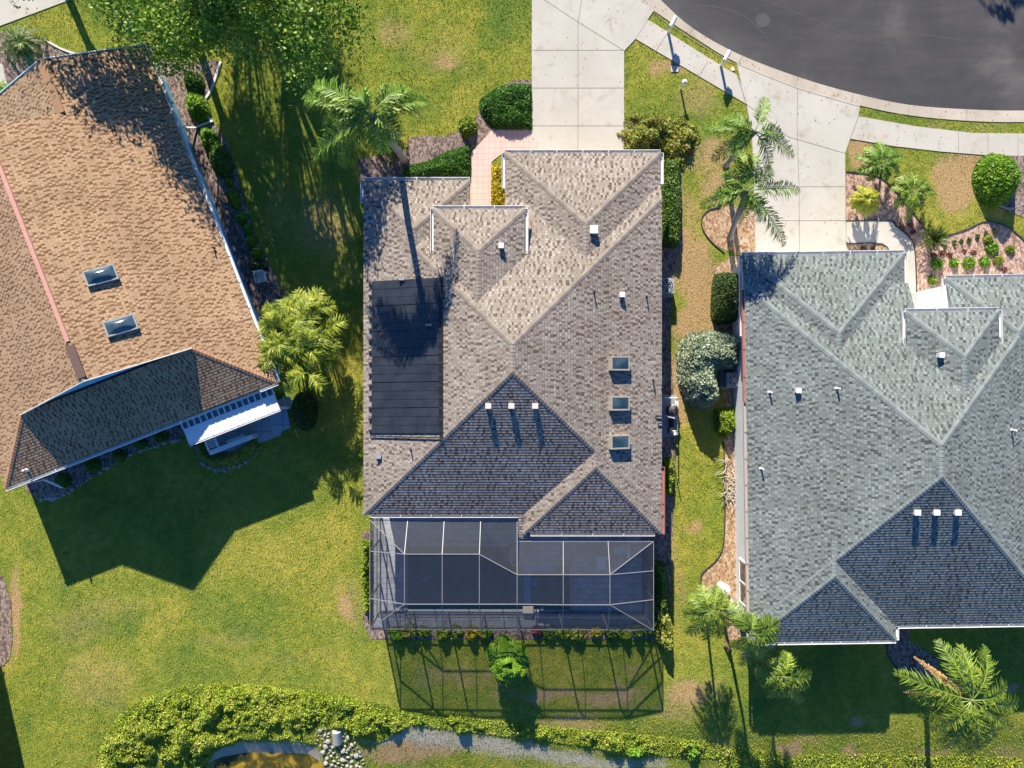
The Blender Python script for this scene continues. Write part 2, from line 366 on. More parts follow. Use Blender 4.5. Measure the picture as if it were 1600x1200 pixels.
BEDS = {
 'mulch_bed': ('mulch_dark', [(640, 215), (665, 212), (690, 214), (715, 205), (740, 188), (755, 165), (775, 140), (800, 126), (832, 124), (832, 200), (772, 200), (735, 240), (735, 285), (562, 285), (560, 250), (600, 240), (635, 235)]),
 'mulch_bed.001': ('mulch', smooth([(1322, 268), (1350, 271), (1376, 278), (1400, 300), (1428, 334), (1455, 368), (1475, 369), (1512, 358), (1535, 347), (1560, 349), (1585, 362), (1610, 386), (1680, 420)], 3) + [(1680, 470), (1440, 480), (1433, 480), (1429, 380), (1391, 344), (1322, 344)]),
 'mulch_bed.002': ('mulch_orange', smooth([(1160, 400), (1132, 390), (1112, 378), (1098, 358), (1097, 340), (1108, 328), (1126, 324), (1145, 322), (1180, 330)], 3) + [(1180, 402), (1170, 402), (1175, 600), (1118, 600), (1118, 420), (1140, 400)]),
 'mulch_bed.003': ('mulch_orange', [(1130, 600), (1170, 600), (1175, 1000), (1137, 1000)] + smooth([(1128, 965), (1111, 937), (1099, 922), (1095, 905), (1100, 893), (1118, 877), (1129, 858), (1132, 830), (1133, 780), (1131, 690), (1130, 600)], 3)),
 'mulch_bed.004': ('mulch_dark', smooth([(250, 92), (300, 96), (345, 96), (330, 140), (318, 160), (323, 178), (345, 205), (362, 240), (372, 280), (388, 330), (405, 380), (430, 430), (450, 470)], 3) + [(430, 600), (390, 560), (320, 400), (240, 200)]),
 'mulch_bed.005': ('mulch_dark', smooth([(40, 765), (60, 778), (90, 778), (125, 758), (170, 728), (215, 704), (255, 692), (285, 687)], 3) + [(300, 640), (40, 730)]),
 'mulch_bed.006': ('mulch_dark', [(1024, 240), (1066, 240), (1066, 382), (1052, 420), (1045, 530), (1052, 600), (1056, 680), (1056, 730), (1050, 850), (1046, 996), (1000, 999), (580, 999), (568, 975), (566, 830), (1000, 820)]),
 'mulch_bed.007': ('mulch_orange', [(1322, 381), (1378, 381), (1391, 398), (1322, 398)]),
 'mulch_bed.008': ('mulch_dark', [(1404, 960), (1404, 1000), (1388, 1003), (1386, 1020), (1400, 1045), (1435, 1062), (1465, 1055), (1466, 1030), (1440, 1012), (1420, 1000), (1420, 960)]),
 'mulch_bed.009': ('mulch_dark', [(-20, 895), (5, 900), (18, 940), (20, 1000), (15, 1030), (0, 1045), (-30, 1050)]),
 'mulch_bed.010': ('mulch_dark', [(-5, 48), (70, 60), (85, 76), (120, 86), (90, 110), (0, 140)]),
 'mulch_bed.011': ('mulch_dark', [(1500, 225), (1556, 232), (1548, 300), (1562, 325), (1600, 340), (1660, 340), (1660, 232)]),
 'mulch_bed.012': ('mulch_dark', [(300, 690), (312, 722), (338, 736), (372, 728), (395, 712), (402, 690)]),
 'mulch_bed.013': ('mulch_dark', [(1160, 985), (1215, 985), (1212, 1012), (1160, 1030)]),
 'mulch_bed.014': ('mulch_orange', [(973, 188), (1040, 195), (1062, 225), (1066, 245), (973, 245)]),
}
# lawn dryness: (px, py, rx, ry, strength); soil in second list
DRY = [(620, 55, 40, 30, .5), (600, 60, 18, 14, .6), (700, 95, 30, 18, .7), (690, 85, 60, 40, .35), (560, 60, 25, 40, .25), (660, 170, 60, 20, .25), (1040, 105, 35, 18, .7), (1090, 150, 40, 30, .5), (1110, 250, 40, 30, .6), (1125, 230, 30, 18, .6),
 (1500, 285, 45, 45, .95), (1525, 255, 55, 25, .9), (1345, 240, 25, 35, .9), (1560, 300, 15, 50, .6), (1450, 195, 60, 8, .5), (1540, 200, 60, 8, .4), (1440, 320, 60, 30, .25),
 (1080, 410, 35, 60, .8), (1100, 470, 30, 60, .9), (1075, 520, 30, 50, .8), (1060, 600, 18, 60, 1), (1098, 440, 38, 75, .7), (1075, 560, 30, 50, .75), (1125, 300, 35, 50, .7), (1112, 240, 30, 25, .7), (1075, 330, 15, 40, .6),
 (500, 350, 55, 60, .55), (440, 330, 30, 60, .4), (540, 955, 14, 22, .9), (550, 945, 25, 50, .5), (120, 975, 60, 35, .4), (150, 1060, 70, 60, .42), (130, 1090, 40, 20, .4), (170, 950, 70, 25, .4), (350, 1000, 60, 12, .4), (430, 1030, 120, 14, .3),
 (18, 960, 10, 80, .9), (110, 900, 60, 40, .15), (700, 1060, 70, 22, .5), (860, 1085, 60, 12, .75), (950, 1090, 60, 20, .7), (900, 1130, 60, 12, .6), (980, 1045, 30, 15, .5), (1080, 1085, 45, 25, .7), (1060, 1110, 40, 20, .5), (1090, 1000, 15, 30, .3), (1060, 900, 12, 90, .5), (1082, 820, 10, 16, .7), (1055, 860, 10, 50, .5),
 (1240, 1180, 22, 16, .9), (1330, 1178, 22, 12, .8), (1270, 1160, 25, 12, .5), (1345, 1125, 14, 10, 1), (1585, 1080, 14, 8, 1), (1470, 1185, 40, 14, .6), (1590, 1180, 40, 20, .5), (760, 1050, 10, 8, 1), (780, 1078, 16, 12, .5), (440, 660, 60, 20, .15), (225, 640, 0.1, .1, 0),
 (640, 1180, 90, 25, .8), (420, 1155, 60, 12, .8), (1100, 1180, 60, 20, .5), (340, 1130, 30, 15, .5), (200, 870, 90, 30, .12), (1540, 230, 40, 12, .4)]
def axis(lo, hi, ilo, ihi, st):
    a = list(np.arange(ilo, ihi + .001, st)); x = ilo
    s = st
    while x > lo: s *= 1.5; x -= s; a.insert(0, x)
    x = ihi; s = st
    while x < hi: s *= 1.5; x += s; a.append(x)
    return np.array(a)
gx = axis(-140, 140, -29, 29, .25); gy = axis(-140, 140, -23, 23, .25)
GXX, GYY = np.meshgrid(gx, gy); GZ = G(GXX, GYY)
GZ = np.where(GYY < -60, GZ, GZ)
def dryness(X, Y):
    d = np.zeros(np.shape(X)); px = X * 30 + 800; py = 600 - Y * 30
    wx = vnoise(X, Y, 1.0, 3) * 10; wy = vnoise(X, Y, .9, 5) * 10
    for a, b, rx, ry, s in DRY:
        if rx < 1: continue
        q = ((px + wx - a) / rx) ** 2 + ((py + wy - b) / ry) ** 2
        d = np.maximum(d, s * np.exp(-q * q * .8))
    return d
me = D.meshes.new('lawn'); nx, ny = len(gx), len(gy)
vv = np.stack([GXX, GYY, GZ], -1).reshape(-1, 3)
ii = np.arange(nx * ny).reshape(ny, nx)
ff = np.stack([ii[:-1, :-1], ii[:-1, 1:], ii[1:, 1:], ii[1:, :-1]], -1).reshape(-1, 4)
me.from_pydata(vv.tolist(), [], ff.tolist())
at = me.attributes.new('dry', 'FLOAT', 'POINT'); at.data.foreach_set('value', dryness(GXX, GYY).ravel())
pxx = GXX * 30 + 800; pyy = 600 - GYY * 30
SANDP = L2([(600, 1150), (640, 1138), (700, 1144), (760, 1156), (830, 1170), (880, 1180), (960, 1192), (1040, 1206), (960, 1225), (880, 1205), (800, 1190), (740, 1182), (680, 1172), (630, 1166), (560, 1170), (560, 1158)])
sandv = np.clip(.35 + (np.where(pip(SANDP, GXX, GYY), 1, -1) * pdist(SANDP, GXX, GYY) + vnoise(GXX, GYY, 1.1, 9) * .30) * 2.4, 0, 1)
POND2 = pdist(PONDW, GXX, GYY); sandv = np.maximum(sandv, np.where(pip(PONDW, GXX, GYY), 1, 0) * .9)
at = me.attributes.new('sand', 'FLOAT', 'POINT'); at.data.foreach_set('value', sandv.ravel())
m, nt, bs = newmat('lawn_grass'); M['lawn'] = m
a1 = N(nt, 'ShaderNodeAttribute', attribute_name='dry'); a2 = N(nt, 'ShaderNodeAttribute', attribute_name='sand')
f1 = noise(nt, .28, 5, dist=.5); f2 = noise(nt, 2.2, 5, dist=.4); f3 = noise(nt, 16, 4, rough=.75)
g1 = ramp(nt, f1, [(.32, (.155, .235, .045)), (.5, (.27, .31, .05)), (.70, (.42, .38, .075))])
g1 = mixc(nt, .55, g1, ramp(nt, f2, [(.32, (.50, .70, .55)), (.5, (.95, 1, .95)), (.68, (1.6, 1.3, 1.4))]), 'MULTIPLY')
g1 = mixc(nt, .8, g1, ramp(nt, f3, [(.3, (.4, .45, .4)), (.5, (.95, .95, .9)), (.72, (1.5, 1.4, 1.3))]), 'MULTIPLY')
dr = mixc(nt, ramp(nt, f3, [(.3, (0,) * 3), (.7, (1,) * 3)]), (.26, .15, .07), (.72, .47, .27))
fd = math_(nt, 'MULTIPLY', a1.outputs['Fac'], 1.0)
fd = ramp(nt, math_(nt, 'ADD', math_(nt, 'MULTIPLY', a1.outputs['Fac'], .75), noise(nt, 4.5, 6, rough=.8)), [(.66, (0,) * 3), (.86, (.30,) * 3), (1.16, (.85,) * 3)])
c = mixc(nt, math_(nt, 'MINIMUM', fd, 1.0), g1, dr)
c = mixc(nt, a2.outputs['Fac'], c, mixc(nt, noise(nt, 7, 5, rough=.7), (.22, .18, .10), (.74, .70, .62)))
nt.links.new(c, bs.inputs['Base Color']); bs.inputs['Roughness'].default_value = .95; bs.inputs['Specular IOR Level'].default_value = .1
bump(nt, bs, math_(nt, 'ADD', noise(nt, 9, 5, rough=.8), math_(nt, 'MULTIPLY', noise(nt, 40, 2), .5)), 1.0, .10)
lawn = linkmesh('ground', me, M['lawn']); tag(lawn, 'yellow green lawn round the three houses, patchy and dry in places', 'ground', kind='structure')
def sheet(name, poly, z, m, label, cat, thick=None, kind='structure'):
    mb = MB(); w_ = L2(poly)
    prism(mb, w_, -.05 if thick is None else z - thick, z)
    o = mb.build(name, m); tag(o, label, cat, kind=kind); return o
HL = {'road': ('asphalt', .006, 'dark grey asphalt turning circle at the top right'),
 'curb': ('curb', .03, 'pale rolled concrete kerb round the asphalt turning circle'),
 'driveway': ('conc', .040, 'pale concrete driveway of the brown roofed house'),
 'driveway.001': ('conc', .036, 'pale concrete driveway of the grey roofed house'),
 'sidewalk': ('conc', .032, 'concrete pavement between the two driveways'),
 'sidewalk.001': ('conc', .033, 'concrete pavement running to the right edge'),
 'driveway.002': ('conc', .035, 'tree shaded concrete driveway at the top left corner'),
 'path': ('conc', .037, 'angled concrete front path of the grey roofed house'),
 'path.001': ('tile_pink', .030, 'pink tiled front path of the brown roofed house'),
 'path.002': ('conc', .030, 'sliver of white path at the left edge')}
for k, (mm, z, lb) in HL.items(): sheet(k, HARD[k], z, M[mm], lb, k.split('.')[0])
for i, (k, (mm, pl)) in enumerate(BEDS.items()):
    sheet(k, pl, .012 + .0013 * i, M[mm], ['juniper and palm bed before the brown roofed house', 'pinkish bed with small shrubs before the grey roofed house', 'orange island bed under the queen palms', 'orange bed along the white side wall', 'dark curved bed beside the blue wall', 'dark bed along the rear of the tan roofed house', 'dark planting strip round the brown roofed house', 'tiny orange bed inside the angled path', 'dark rounded bed behind the grey roofed house', 'pale stone bed at the left edge', 'dark bed under the sago palm at top left', 'bed under the clipped ball shrub at right', 'bed round the white half wall', 'dark patch by the rear corner of the grey roofed house', 'bed under the sprawling bougainvillea'][i], 'garden bed')
# joints and cracks
def strips(name, segs, wd, z, m, label):
    mb = MB()
    for s in segs:
        for a, b in zip(s[:-1], s[1:]):
            A = P(*a); B = P(*b); d = (B - A); n_ = Vector((-d.y, d.x, 0)).normalized() * wd / 2
            q = [A - n_, B - n_, B + n_, A + n_]; q = [Vector((p.x, p.y, z)) for p in q]; mb.face(q)
    o = mb.build(name, m); tag(o, label, name.split('.')[0].replace('_', ' '), kind='structure'); return o
strips('driveway_joints', [[(903, 236), (903, 35), (909, 0), (915, -60)], [(832, 79), (974, 79)], [(832, 138), (975, 138)], [(832, 197), (975, 197)], [(850, 0), (903, 35), (974, 79)], [(814, -24), (850, 0)]], .03, .0445, M['joint'], 'thin dark joints in the concrete driveway of the brown roofed house')
strips('driveway_joints', [[(1246, 138), (1245, 190), (1248, 300), (1249, 400)], [(1231, 214), (1320, 240)], [(1180, 292), (1320, 292)], [(1180, 345), (1321, 345)], [(1166, 163), (1231, 214)], [(1151, 117), (1166, 163)], [(1341, 182), (1328, 217)], [(1152, 101), (1200, 121), (1246, 139), (1300, 155), (1342, 167)]], .03, .0405, M['joint'], 'thin dark joints in the concrete driveway of the grey roofed house')
strips('sidewalk_joints', [[(1043, 52), (1024, 81)], [(1106, 96), (1090, 122)], [(1012, 31), (993, 61)], [(1497, 206), (1497, 241)], [(1543, 209), (1543, 244)], [(1590, 209), (1590, 244)]], .025, .0375, M['joint'], 'thin joints across the pavements')
strips('kerb_joints', [[(1083, 45), (1076, 55)], [(1003, 4), (1012, -2)], [(1246, 120), (1243, 135)], [(1333, 146), (1330, 161)], [(1420, 164), (1418, 180)], [(1510, 171), (1510, 188)], [(1161, 88), (1153, 99)], [(998, 0), (1040, 35), (1083, 63), (1148, 101)]], .025, .0345, M['joint'], 'thin joints across the kerb')
m = plain('pale_crack_seal', (.085, .083, .08), (.06, .06, .06), 1.5, .8)
strips('road_cracks', [smooth([(1085, 8), (1110, 10), (1140, 16), (1170, 30), (1200, 60)], 3), smooth([(1195, 0), (1230, 14), (1280, 34), (1330, 55), (1400, 71)], 3), smooth([(1350, 35), (1420, 50), (1500, 62)], 3), smooth([(1400, 72), (1395, 85)], 2), smooth([(1580, 85), (1600, 70)], 2)], .03, .0085, m, 'pale worn seams in the asphalt')
strips('road_cracks', [smooth([(1165, 35), (1172, 44), (1190, 52), (1205, 56)], 3), smooth([(1150, 18), (1165, 24), (1166, 34)], 2)], .04, .0092, M['dark'], 'dark cracks by the manhole')
# bed edging
def edging(pts, label, mat='dark', hgt=.06, wd=.05):
    mb = MB(); q = [P(a, b, .03) for a, b in smooth(pts, 3)]
    for a, b in zip(q[:-1], q[1:]): mb.bar(a, b, wd, hgt)
    o = mb.build('bed_edging', M[mat]); tag(o, label, 'edging')
edging([(1322, 268), (1350, 271), (1376, 278), (1400, 300), (1428, 334), (1455, 368), (1475, 369), (1512, 358), (1535, 347), (1560, 349), (1585, 362), (1610, 386)], 'dark wavy edging of the pinkish bed before the grey roofed house')
edging([(1322, 345), (1390, 345), (1400, 354), (1428, 382), (1432, 478)], 'dark edging along the angled concrete path')
edging([(1111, 937), (1099, 922), (1095, 905), (1100, 893), (1118, 877), (1129, 858), (1132, 830), (1133, 780), (1131, 690)], 'dark curved edging of the orange bed by the white wall')
edging([(1132, 395), (1112, 378), (1098, 358), (1097, 340), (1108, 328), (1126, 324)], 'dark hooked edging of the island under the queen palms')
edging([(345, 96), (330, 140), (318, 160), (323, 178), (330, 190)], 'pale concrete edging curving beside the blue wall', 'offwhite', .08, .12)
edging([(70, 62), (95, 76), (122, 86)], 'pale edging by the sago palm at top left', 'offwhite', .08, .10)
edging([(1322, 381), (1378, 381), (1391, 398)], 'dark edging of the tiny bed inside the angled path')
edging([(1386, 1005), (1388, 1025), (1405, 1048)], 'dark edging of the rounded bed behind the grey roofed house')
# manhole
mb = MB(); c0 = P(1192, 32, .012)
mb.tube([c0 - Vector((0, 0, .01)), c0], .36, 28); mb.build('manhole_cover', plain('iron_cover', (.035, .035, .038), (.055, .053, .053), 12, .6, b=1, bs_=30))
tag(D.objects['manhole_cover'], 'round iron manhole cover in the asphalt', 'manhole cover')
mb = MB(); mb.tube([c0 - Vector((0, 0, .011)), c0 - Vector((0, 0, .003))], .43, 28); mb.build('rim', M['dark'], D.objects['manhole_cover'])
# ------------------------------------------------------------------ roofs
def clipH(poly, a, b, c):
    out = []; n = len(poly)
    for i in range(n):
        p = poly[i]; q = poly[(i + 1) % n]; dp = a * p[0] + b * p[1] + c; dq = a * q[0] + b * q[1] + c
        if dp >= 0: out.append(p)
        if (dp > 0 and dq < 0) or (dp < 0 and dq > 0):
            t = dp / (dp - dq); out.append((p[0] + t * (q[0] - p[0]), p[1] + t * (q[1] - p[1])))
    r = []
    for p in out:
        if not r or math.hypot(p[0] - r[-1][0], p[1] - r[-1][1]) > 1e-6: r.append(p)
    if len(r) > 2 and math.hypot(r[0][0] - r[-1][0], r[0][1] - r[-1][1]) < 1e-6: r.pop()
    return r
def area(p): return abs(sum(p[i][0] * p[(i + 1) % len(p)][1] - p[(i + 1) % len(p)][0] * p[i][1] for i in range(len(p)))) / 2 if len(p) > 2 else 0
class Roof:
    def __init__(s, x0, x1, y0, y1, ze, t=.4167, sides='LRFB', tf=None, tb=None, gut=True):
        s.r = (x0, x1, y0, y1); s.ze = ze; s.pl = []; s.t = t; s.sides = sides; s.gut = gut
        tf = tf or t; tb = tb or t; s.tf, s.tb = tf, tb
        if 'L' in sides: s.pl.append((t, 0, ze - t * x0))
        if 'R' in sides: s.pl.append((-t, 0, ze + t * x1))
        if 'F' in sides: s.pl.append((0, -tf, ze + tf * y1))
        if 'B' in sides: s.pl.append((0, tb, ze - tb * y0))
    def z(s, x, y):
        x0, x1, y0, y1 = s.r
        if x < x0 - 1e-6 or x > x1 + 1e-6 or y < y0 - 1e-6 or y > y1 + 1e-6: return -99
        return min(a * x + b * y + c for a, b, c in s.pl)
    def rect(s): x0, x1, y0, y1 = s.r; return [(x0, y0), (x1, y0), (x1, y1), (x0, y1)]
    def ridge(s):
        x0, x1, y0, y1 = s.r; h = (x1 - x0) / 2; xc = (x0 + x1) / 2; zr = s.ze + h * s.t
        ya = y0 + (h * s.t / s.tb if 'B' in s.sides else 0); yb = y1 - (h * s.t / s.tf if 'F' in s.sides else 0)
        return xc, zr, ya, yb
    def hips(s):
        x0, x1, y0, y1 = s.r; xc, zr, ya, yb = s.ridge(); L = [((xc, ya, zr), (xc, yb, zr), 'r')]
        if 'F' in s.sides: L += [((x0, y1, s.ze), (xc, yb, zr), 'h'), ((x1, y1, s.ze), (xc, yb, zr), 'h')]
        if 'B' in s.sides: L += [((x0, y0, s.ze), (xc, ya, zr), 'h'), ((x1, y0, s.ze), (xc, ya, zr), 'h')]
        return L
def env_facets(roofs, notches=()):
    out = []
    for ai, A in enumerate(roofs):
        for i, pl in enumerate(A.pl):
            poly = A.rect()
            for j, q in enumerate(A.pl):
                if j != i: poly = clipH(poly, q[0] - pl[0], q[1] - pl[1], q[2] - pl[2])
            if area(poly) < 1e-4: continue
            pieces = [poly]
            for bi, B in enumerate(roofs):
                if bi == ai: continue
                x0, x1, y0, y1 = B.r
                hp = [(1, 0, -x0), (-1, 0, x1), (0, 1, -y0), (0, -1, y1)]; dead = False
                for q in B.pl:
                    d = (q[0] - pl[0], q[1] - pl[1], q[2] - pl[2])
                    if abs(d[0]) + abs(d[1]) < 1e-4:
                        if d[2] > 1e-3 or (abs(d[2]) <= 1e-3 and bi < ai): continue
                        dead = True; break
                    hp.append(d)
                if dead: continue
                new = []
                for pc in pieces:
                    cur = pc
                    for h in hp:
                        o_ = clipH(cur, -h[0], -h[1], -h[2])
                        if area(o_) > 1e-4: new.append(o_)
                        cur = clipH(cur, *h)
                        if area(cur) < 1e-4: break
                pieces = new
            for ni, nr in (notches if ai == 0 else ()):
                new = []
                for pc in pieces:
                    cur = pc
                    for h in [(1, 0, -nr[0]), (-1, 0, nr[1]), (0, 1, -nr[2]), (0, -1, nr[3])]:
                        o_ = clipH(cur, -h[0], -h[1], -h[2])
                        if area(o_) > 1e-4: new.append(o_)
                        cur = clipH(cur, *h)
                        if area(cur) < 1e-4: break
                pieces = new
            for pc in pieces: out.append([Vector((x, y, pl[0] * x + pl[1] * y + pl[2])) for x, y in pc])
    return out
def course_mesh(mb, poly, off, step=.0115):
    n = Vector((0, 0, 0))
    for i in range(len(poly)):
        a = poly[i]; b = poly[(i + 1) % len(poly)]; n += a.cross(b)
    n.normalize()
    if n.z < 0: n = -n; poly = poly[::-1]
    u = Vector((0, 0, 1)).cross(n).normalized(); v = n.cross(u)
    tris = tessellate_polygon([poly])
    for t in tris:
        tri = [poly[i] for i in t]
        if (tri[1] - tri[0]).cross(tri[2] - tri[0]).dot(n) < 0: tri = tri[::-1]
        q = [(p.dot(u), p.dot(v)) for p in tri]; base = tri[0] - u * q[0][0] - v * q[0][1]
        if area(q) < 1e-4: continue
        lo = math.floor(min(p[1] for p in q) / CH + 1e-6); hi = math.ceil(max(p[1] for p in q) / CH - 1e-6)
        for r in range(lo, hi):
            s = clipH(clipH(q, 0, 1, -r * CH), 0, -1, (r + 1) * CH)
            if area(s) < 1e-5: continue
            pts = [base + u * a + v * b + n * (step * (1 - (b - r * CH) / CH) + .002) for a, b in s]
            mb.face(pts, [(a + off, b + 1e-4 * 0 + (.001 if b - r * CH < .001 else -.001 if (r + 1) * CH - b < .001 else 0)) for a, b in s])
            for k in range(len(s)):
                a, b = s[k], s[(k + 1) % len(s)]
                if abs(a[1] - r * CH) < 1e-5 and abs(b[1] - r * CH) < 1e-5 and abs(a[0] - b[0]) > 1e-4:
                    A = base + u * a[0] + v * a[1]; B = base + u * b[0] + v * b[1]
                    mb.face([A - n * .002, B - n * .002, B + n * (step + .002), A + n * (step + .002)], [(a[0] + off, a[1] + .01), (b[0] + off, b[1] + .01), (b[0] + off, b[1] + .02), (a[0] + off, a[1] + .02)])
def caps(mb, a, b, drop, ok=None, wd=.125, ex=.17, lift=.012):
    a = Vector(a); b = Vector(b); d = b - a; L = d.length
    if L < .1: return
    d /= L; sd = Vector((-d.y, d.x, 0)).normalized(); k = int(L / ex)
    for i in range(k + 1):
        p = a + d * (i * ex); q = a + d * min(i * ex + ex * 1.15, L)
        m_ = (p + q) / 2
        if ok and not ok(m_): continue
        e0 = Vector((0, 0, lift + .013)); e1 = Vector((0, 0, lift)); dn = Vector((0, 0, -drop * wd))
        A = [p - sd * wd + e0 + dn, p + e0, p + sd * wd + e0 + dn]; B = [q - sd * wd + e1 + dn, q + e1, q + sd * wd + e1 + dn]
        n0 = len(mb.v); mb.v += [tuple(x) for x in A + B] + [tuple(x - Vector((0, 0, .03))) for x in (A[0], A[1], A[2])]
        for f in ((0, 1, 4, 3), (1, 2, 5, 4), (6, 7, 1, 0), (7, 8, 2, 1)):
            mb.f.append(tuple(n0 + j for j in f)); mb.mi.append(0)
            if mb.uv is None: mb.uv = []
            mb.uv += [(0, 0)] * 4
def gutter(parent, a, b, nrm, m, label=None, name='gutter'):
    a = Vector(a); b = Vector(b); n_ = Vector(nrm); mb = MB(); up = Vector((0, 0, 1)); d = (b - a).normalized()
    o = n_ * .14
    mb.bar(a + o - up * .05, b + o - up * .05, .022, .11)
    mb.bar(a + n_ * .075 - up * .115, b + n_ * .075 - up * .115, .15, .015)
    for e in (a, b): mb.bar(e + n_ * .005 - up * .06, e + n_ * .15 - up * .06, .015, .10)
    L = (b - a).length; k = max(1, int(L / 1.25))
    for i in range(1, k): p = a + d * (L * i / k); mb.bar(p + n_ * .01 + up * .002, p + n_ * .14 + up * .002, .03, .012)
    g = mb.build(name, m, parent)
    if label: g['label'] = label
    return g
def downspout(parent, pts, m, label=None):
    mb = MB()
    for a, b in zip(pts[:-1], pts[1:]): mb.bar(a, b, .09, .07)
    o = mb.build('downspout', m, parent)
    if label: o['label'] = label
    return o
def house(name, label, roofs, rm, cm, wm, gm, loc, rz, wins, extra=None, inset=.5, notch=None):
    h = empty(name, loc, label, 'house', rz=rz)
    mb = MB(); fs = env_facets(roofs, [(0, notch)] if notch else ())
    for f in fs: course_mesh(mb, f, random.uniform(0, 9))
    ro_ = mb.build('roof', rm, h)
    def top(x, y): return max(r.z(x, y) for r in roofs)
    mb = MB()
    for R in roofs:
        if R.pl and len(R.pl) > 1:
            for a, b, k in R.hips():
                caps(mb, a, b, R.t * (1 if k == 'r' else .7), ok=lambda p: top(p.x, p.y) <= p.z + .015)
    mb.build('ridge_cap', cm, ro_)
    mb = MB(); wl = MB()
    for i, R in enumerate(roofs):
        x0, x1, y0, y1 = R.r; e = .03 + .005 * i
        if len(R.pl) < 2: continue
        e2 = inset + .006 * i
        if i == 0 and notch:
            a_, b_, c_n, d_n = notch
            mb.box(x0 + e, y0 + e, R.ze - .19, x1 - e, c_n, R.ze - .03)
            mb.box(x0 + e, c_n, R.ze - .19, a_, y1 - e, R.ze - .03); mb.box(b_, c_n, R.ze - .19, x1 - e, y1 - e, R.ze - .03)
            wl.box(x0 + e2, y0 + e2, 0, x1 - e2, c_n - .5, R.ze - .10); continue
        mb.box(x0 + e, y0 + e, R.ze - .19 + .004 * i, x1 - e, y1 - e, R.ze - .03 + .003 * i)
        wl.box(x0 + e2, y0 + e2, 0, x1 - e2, y1 - e2, R.ze - .10 + .004 * i)
    mb.build('fascia', gm, h); wl.build('wall', wm, h)
    return h, ro_, top
T = .40
mainR = Roof(-7.13, 7.19, -6.27, 8.90, 2.9, T, tb=.42)
R_main = [mainR,
 Roof(-.34, 7.19, 5.0, 11.20, 2.6, T, 'LRF'),
 Roof(-7.13, -2.03, 5.5, 9.78, 2.9, T, 'LRF'),
 Roof(-3.63, .60, 3.0, 8.12, 4.1, T, 'LRF'),
 Roof(.55, 7.19, -7.16, -2.0, 2.9, T, 'LRB')]
mp_ = Roof(5.0, 7.19, 8.90, 9.63, 2.6, T); mp_.pl = [(0, -T, 2.9 + T * 8.9)]; R_main.append(mp_)
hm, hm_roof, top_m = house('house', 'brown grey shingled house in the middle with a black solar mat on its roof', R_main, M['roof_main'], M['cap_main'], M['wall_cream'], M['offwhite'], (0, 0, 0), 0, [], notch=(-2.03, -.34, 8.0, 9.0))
gm = M['offwhite']
gutter(hm, (-.34, 11.2, 2.6), (7.19, 11.2, 2.6), (0, 1, 0), M['white']); gutter(hm, (7.19, 9.7, 2.6), (7.19, 11.2, 2.6), (1, 0, 0), M['white']); gutter(hm, (-.34, 9.5, 2.6), (-.34, 11.2, 2.6), (-1, 0, 0), M['white'])
gutter(hm, (-7.13, 9.78, 2.9), (-2.03, 9.78, 2.9), (0, 1, 0), M['white']); gutter(hm, (-7.13, 8.7, 2.9), (-7.13, 9.78, 2.9), (-1, 0, 0), M['white'])
gutter(hm, (-3.63, 8.12, 4.1), (.60, 8.12, 4.1), (0, 1, 0), M['white']); gutter(hm, (-3.63, 6.05, 4.1), (-3.63, 8.12, 4.1), (-1, 0, 0), M['white']); gutter(hm, (.60, 6.05, 4.1), (.60, 8.12, 4.1), (1, 0, 0), M['white'])
gutter(hm, (-6.8, -6.27, 2.9), (.5, -6.27, 2.9), (0, -1, 0), gm); gutter(hm, (.9, -7.16, 2.9), (6.85, -7.16, 2.9), (0, -1, 0), gm)
gutter(hm, (7.19, -7.2, 2.9), (7.19, -4.0, 2.9), (1, 0, 0), M['copper'], 'weathered copper coloured gutter on the right eave')
downspout(hm, [(.62, -6.3, 2.85), (.62, -7.2, 2.85), (.55, -7.4, 2.6), (.55, -7.4, .1)], gm)
# small lean-to piece of roof at the step in the rear eave
mb = MB(); course_mesh(mb, [Vector((.30, -7.45, 2.72)), Vector((.74, -7.45, 2.72)), Vector((.74, -6.30, 3.0)), (Vector((.30, -6.30, 3.0)))], 1.0); mb.build('roof_return', M['roof_main'], hm)

gr_loc = P(1163, 397, 2.9); gr_end = P(1172, 1002, 2.9); th = math.atan2(gr_end.x - gr_loc.x, gr_loc.y - gr_end.y)
o_r = Vector((gr_loc.x, gr_loc.y, 0)); o_r = o_r + (Vector((gr_end.x, gr_end.y, 0)) - o_r) * .5
RM_ = Matrix.Translation(o_r) @ Matrix.Rotation(th, 4, 'Z'); RI_ = RM_.inverted()
def Lr(px, py, z): return RI_ @ P(px, py, z)
W_ = 15.06
yF = Lr(1180, 446, 2.9).y; yB = Lr(1500, 976, 2.9).y
R_right = [Roof(0, W_, yB, yF, 2.9, T),
 Roof(0, Lr(1413, 400, 2.6).x, yF - 4.5, Lr(1290, 397, 2.6).y, 2.6, T, 'LRF'),
 Roof(Lr(1478, 440, 2.9).x, W_, yF - 4.5, Lr(1520, 434, 2.9).y, 2.9, T, 'LRF'),
 Roof(Lr(1416, 500, 4.1).x, Lr(1561, 500, 4.1).x, yF - 6, Lr(1490, 486, 4.1).y, 4.1, T, 'LRF'),
 Roof(0, Lr(1400, 1003, 2.9).x, Lr(1290, 1002, 2.9).y, yB + 4.5, 2.9, T, 'LRB')]
g1_ = R_right[1].r
mp2 = Roof(0, 2.5, yF, yF + .72, 2.6, T); mp2.pl = [(0, -T, 2.9 + T * yF)]; R_right.append(mp2)
hr, hr_roof, top_r = house('house', 'slate grey shingled house at the right with white walls', R_right, M['roof_grey'], M['cap_grey'], M['wall_white'], M['white'], o_r, th, [], inset=.27, notch=(g1_[1], R_right[2].r[0], R_right[3].r[3] - .25, yF + .1))
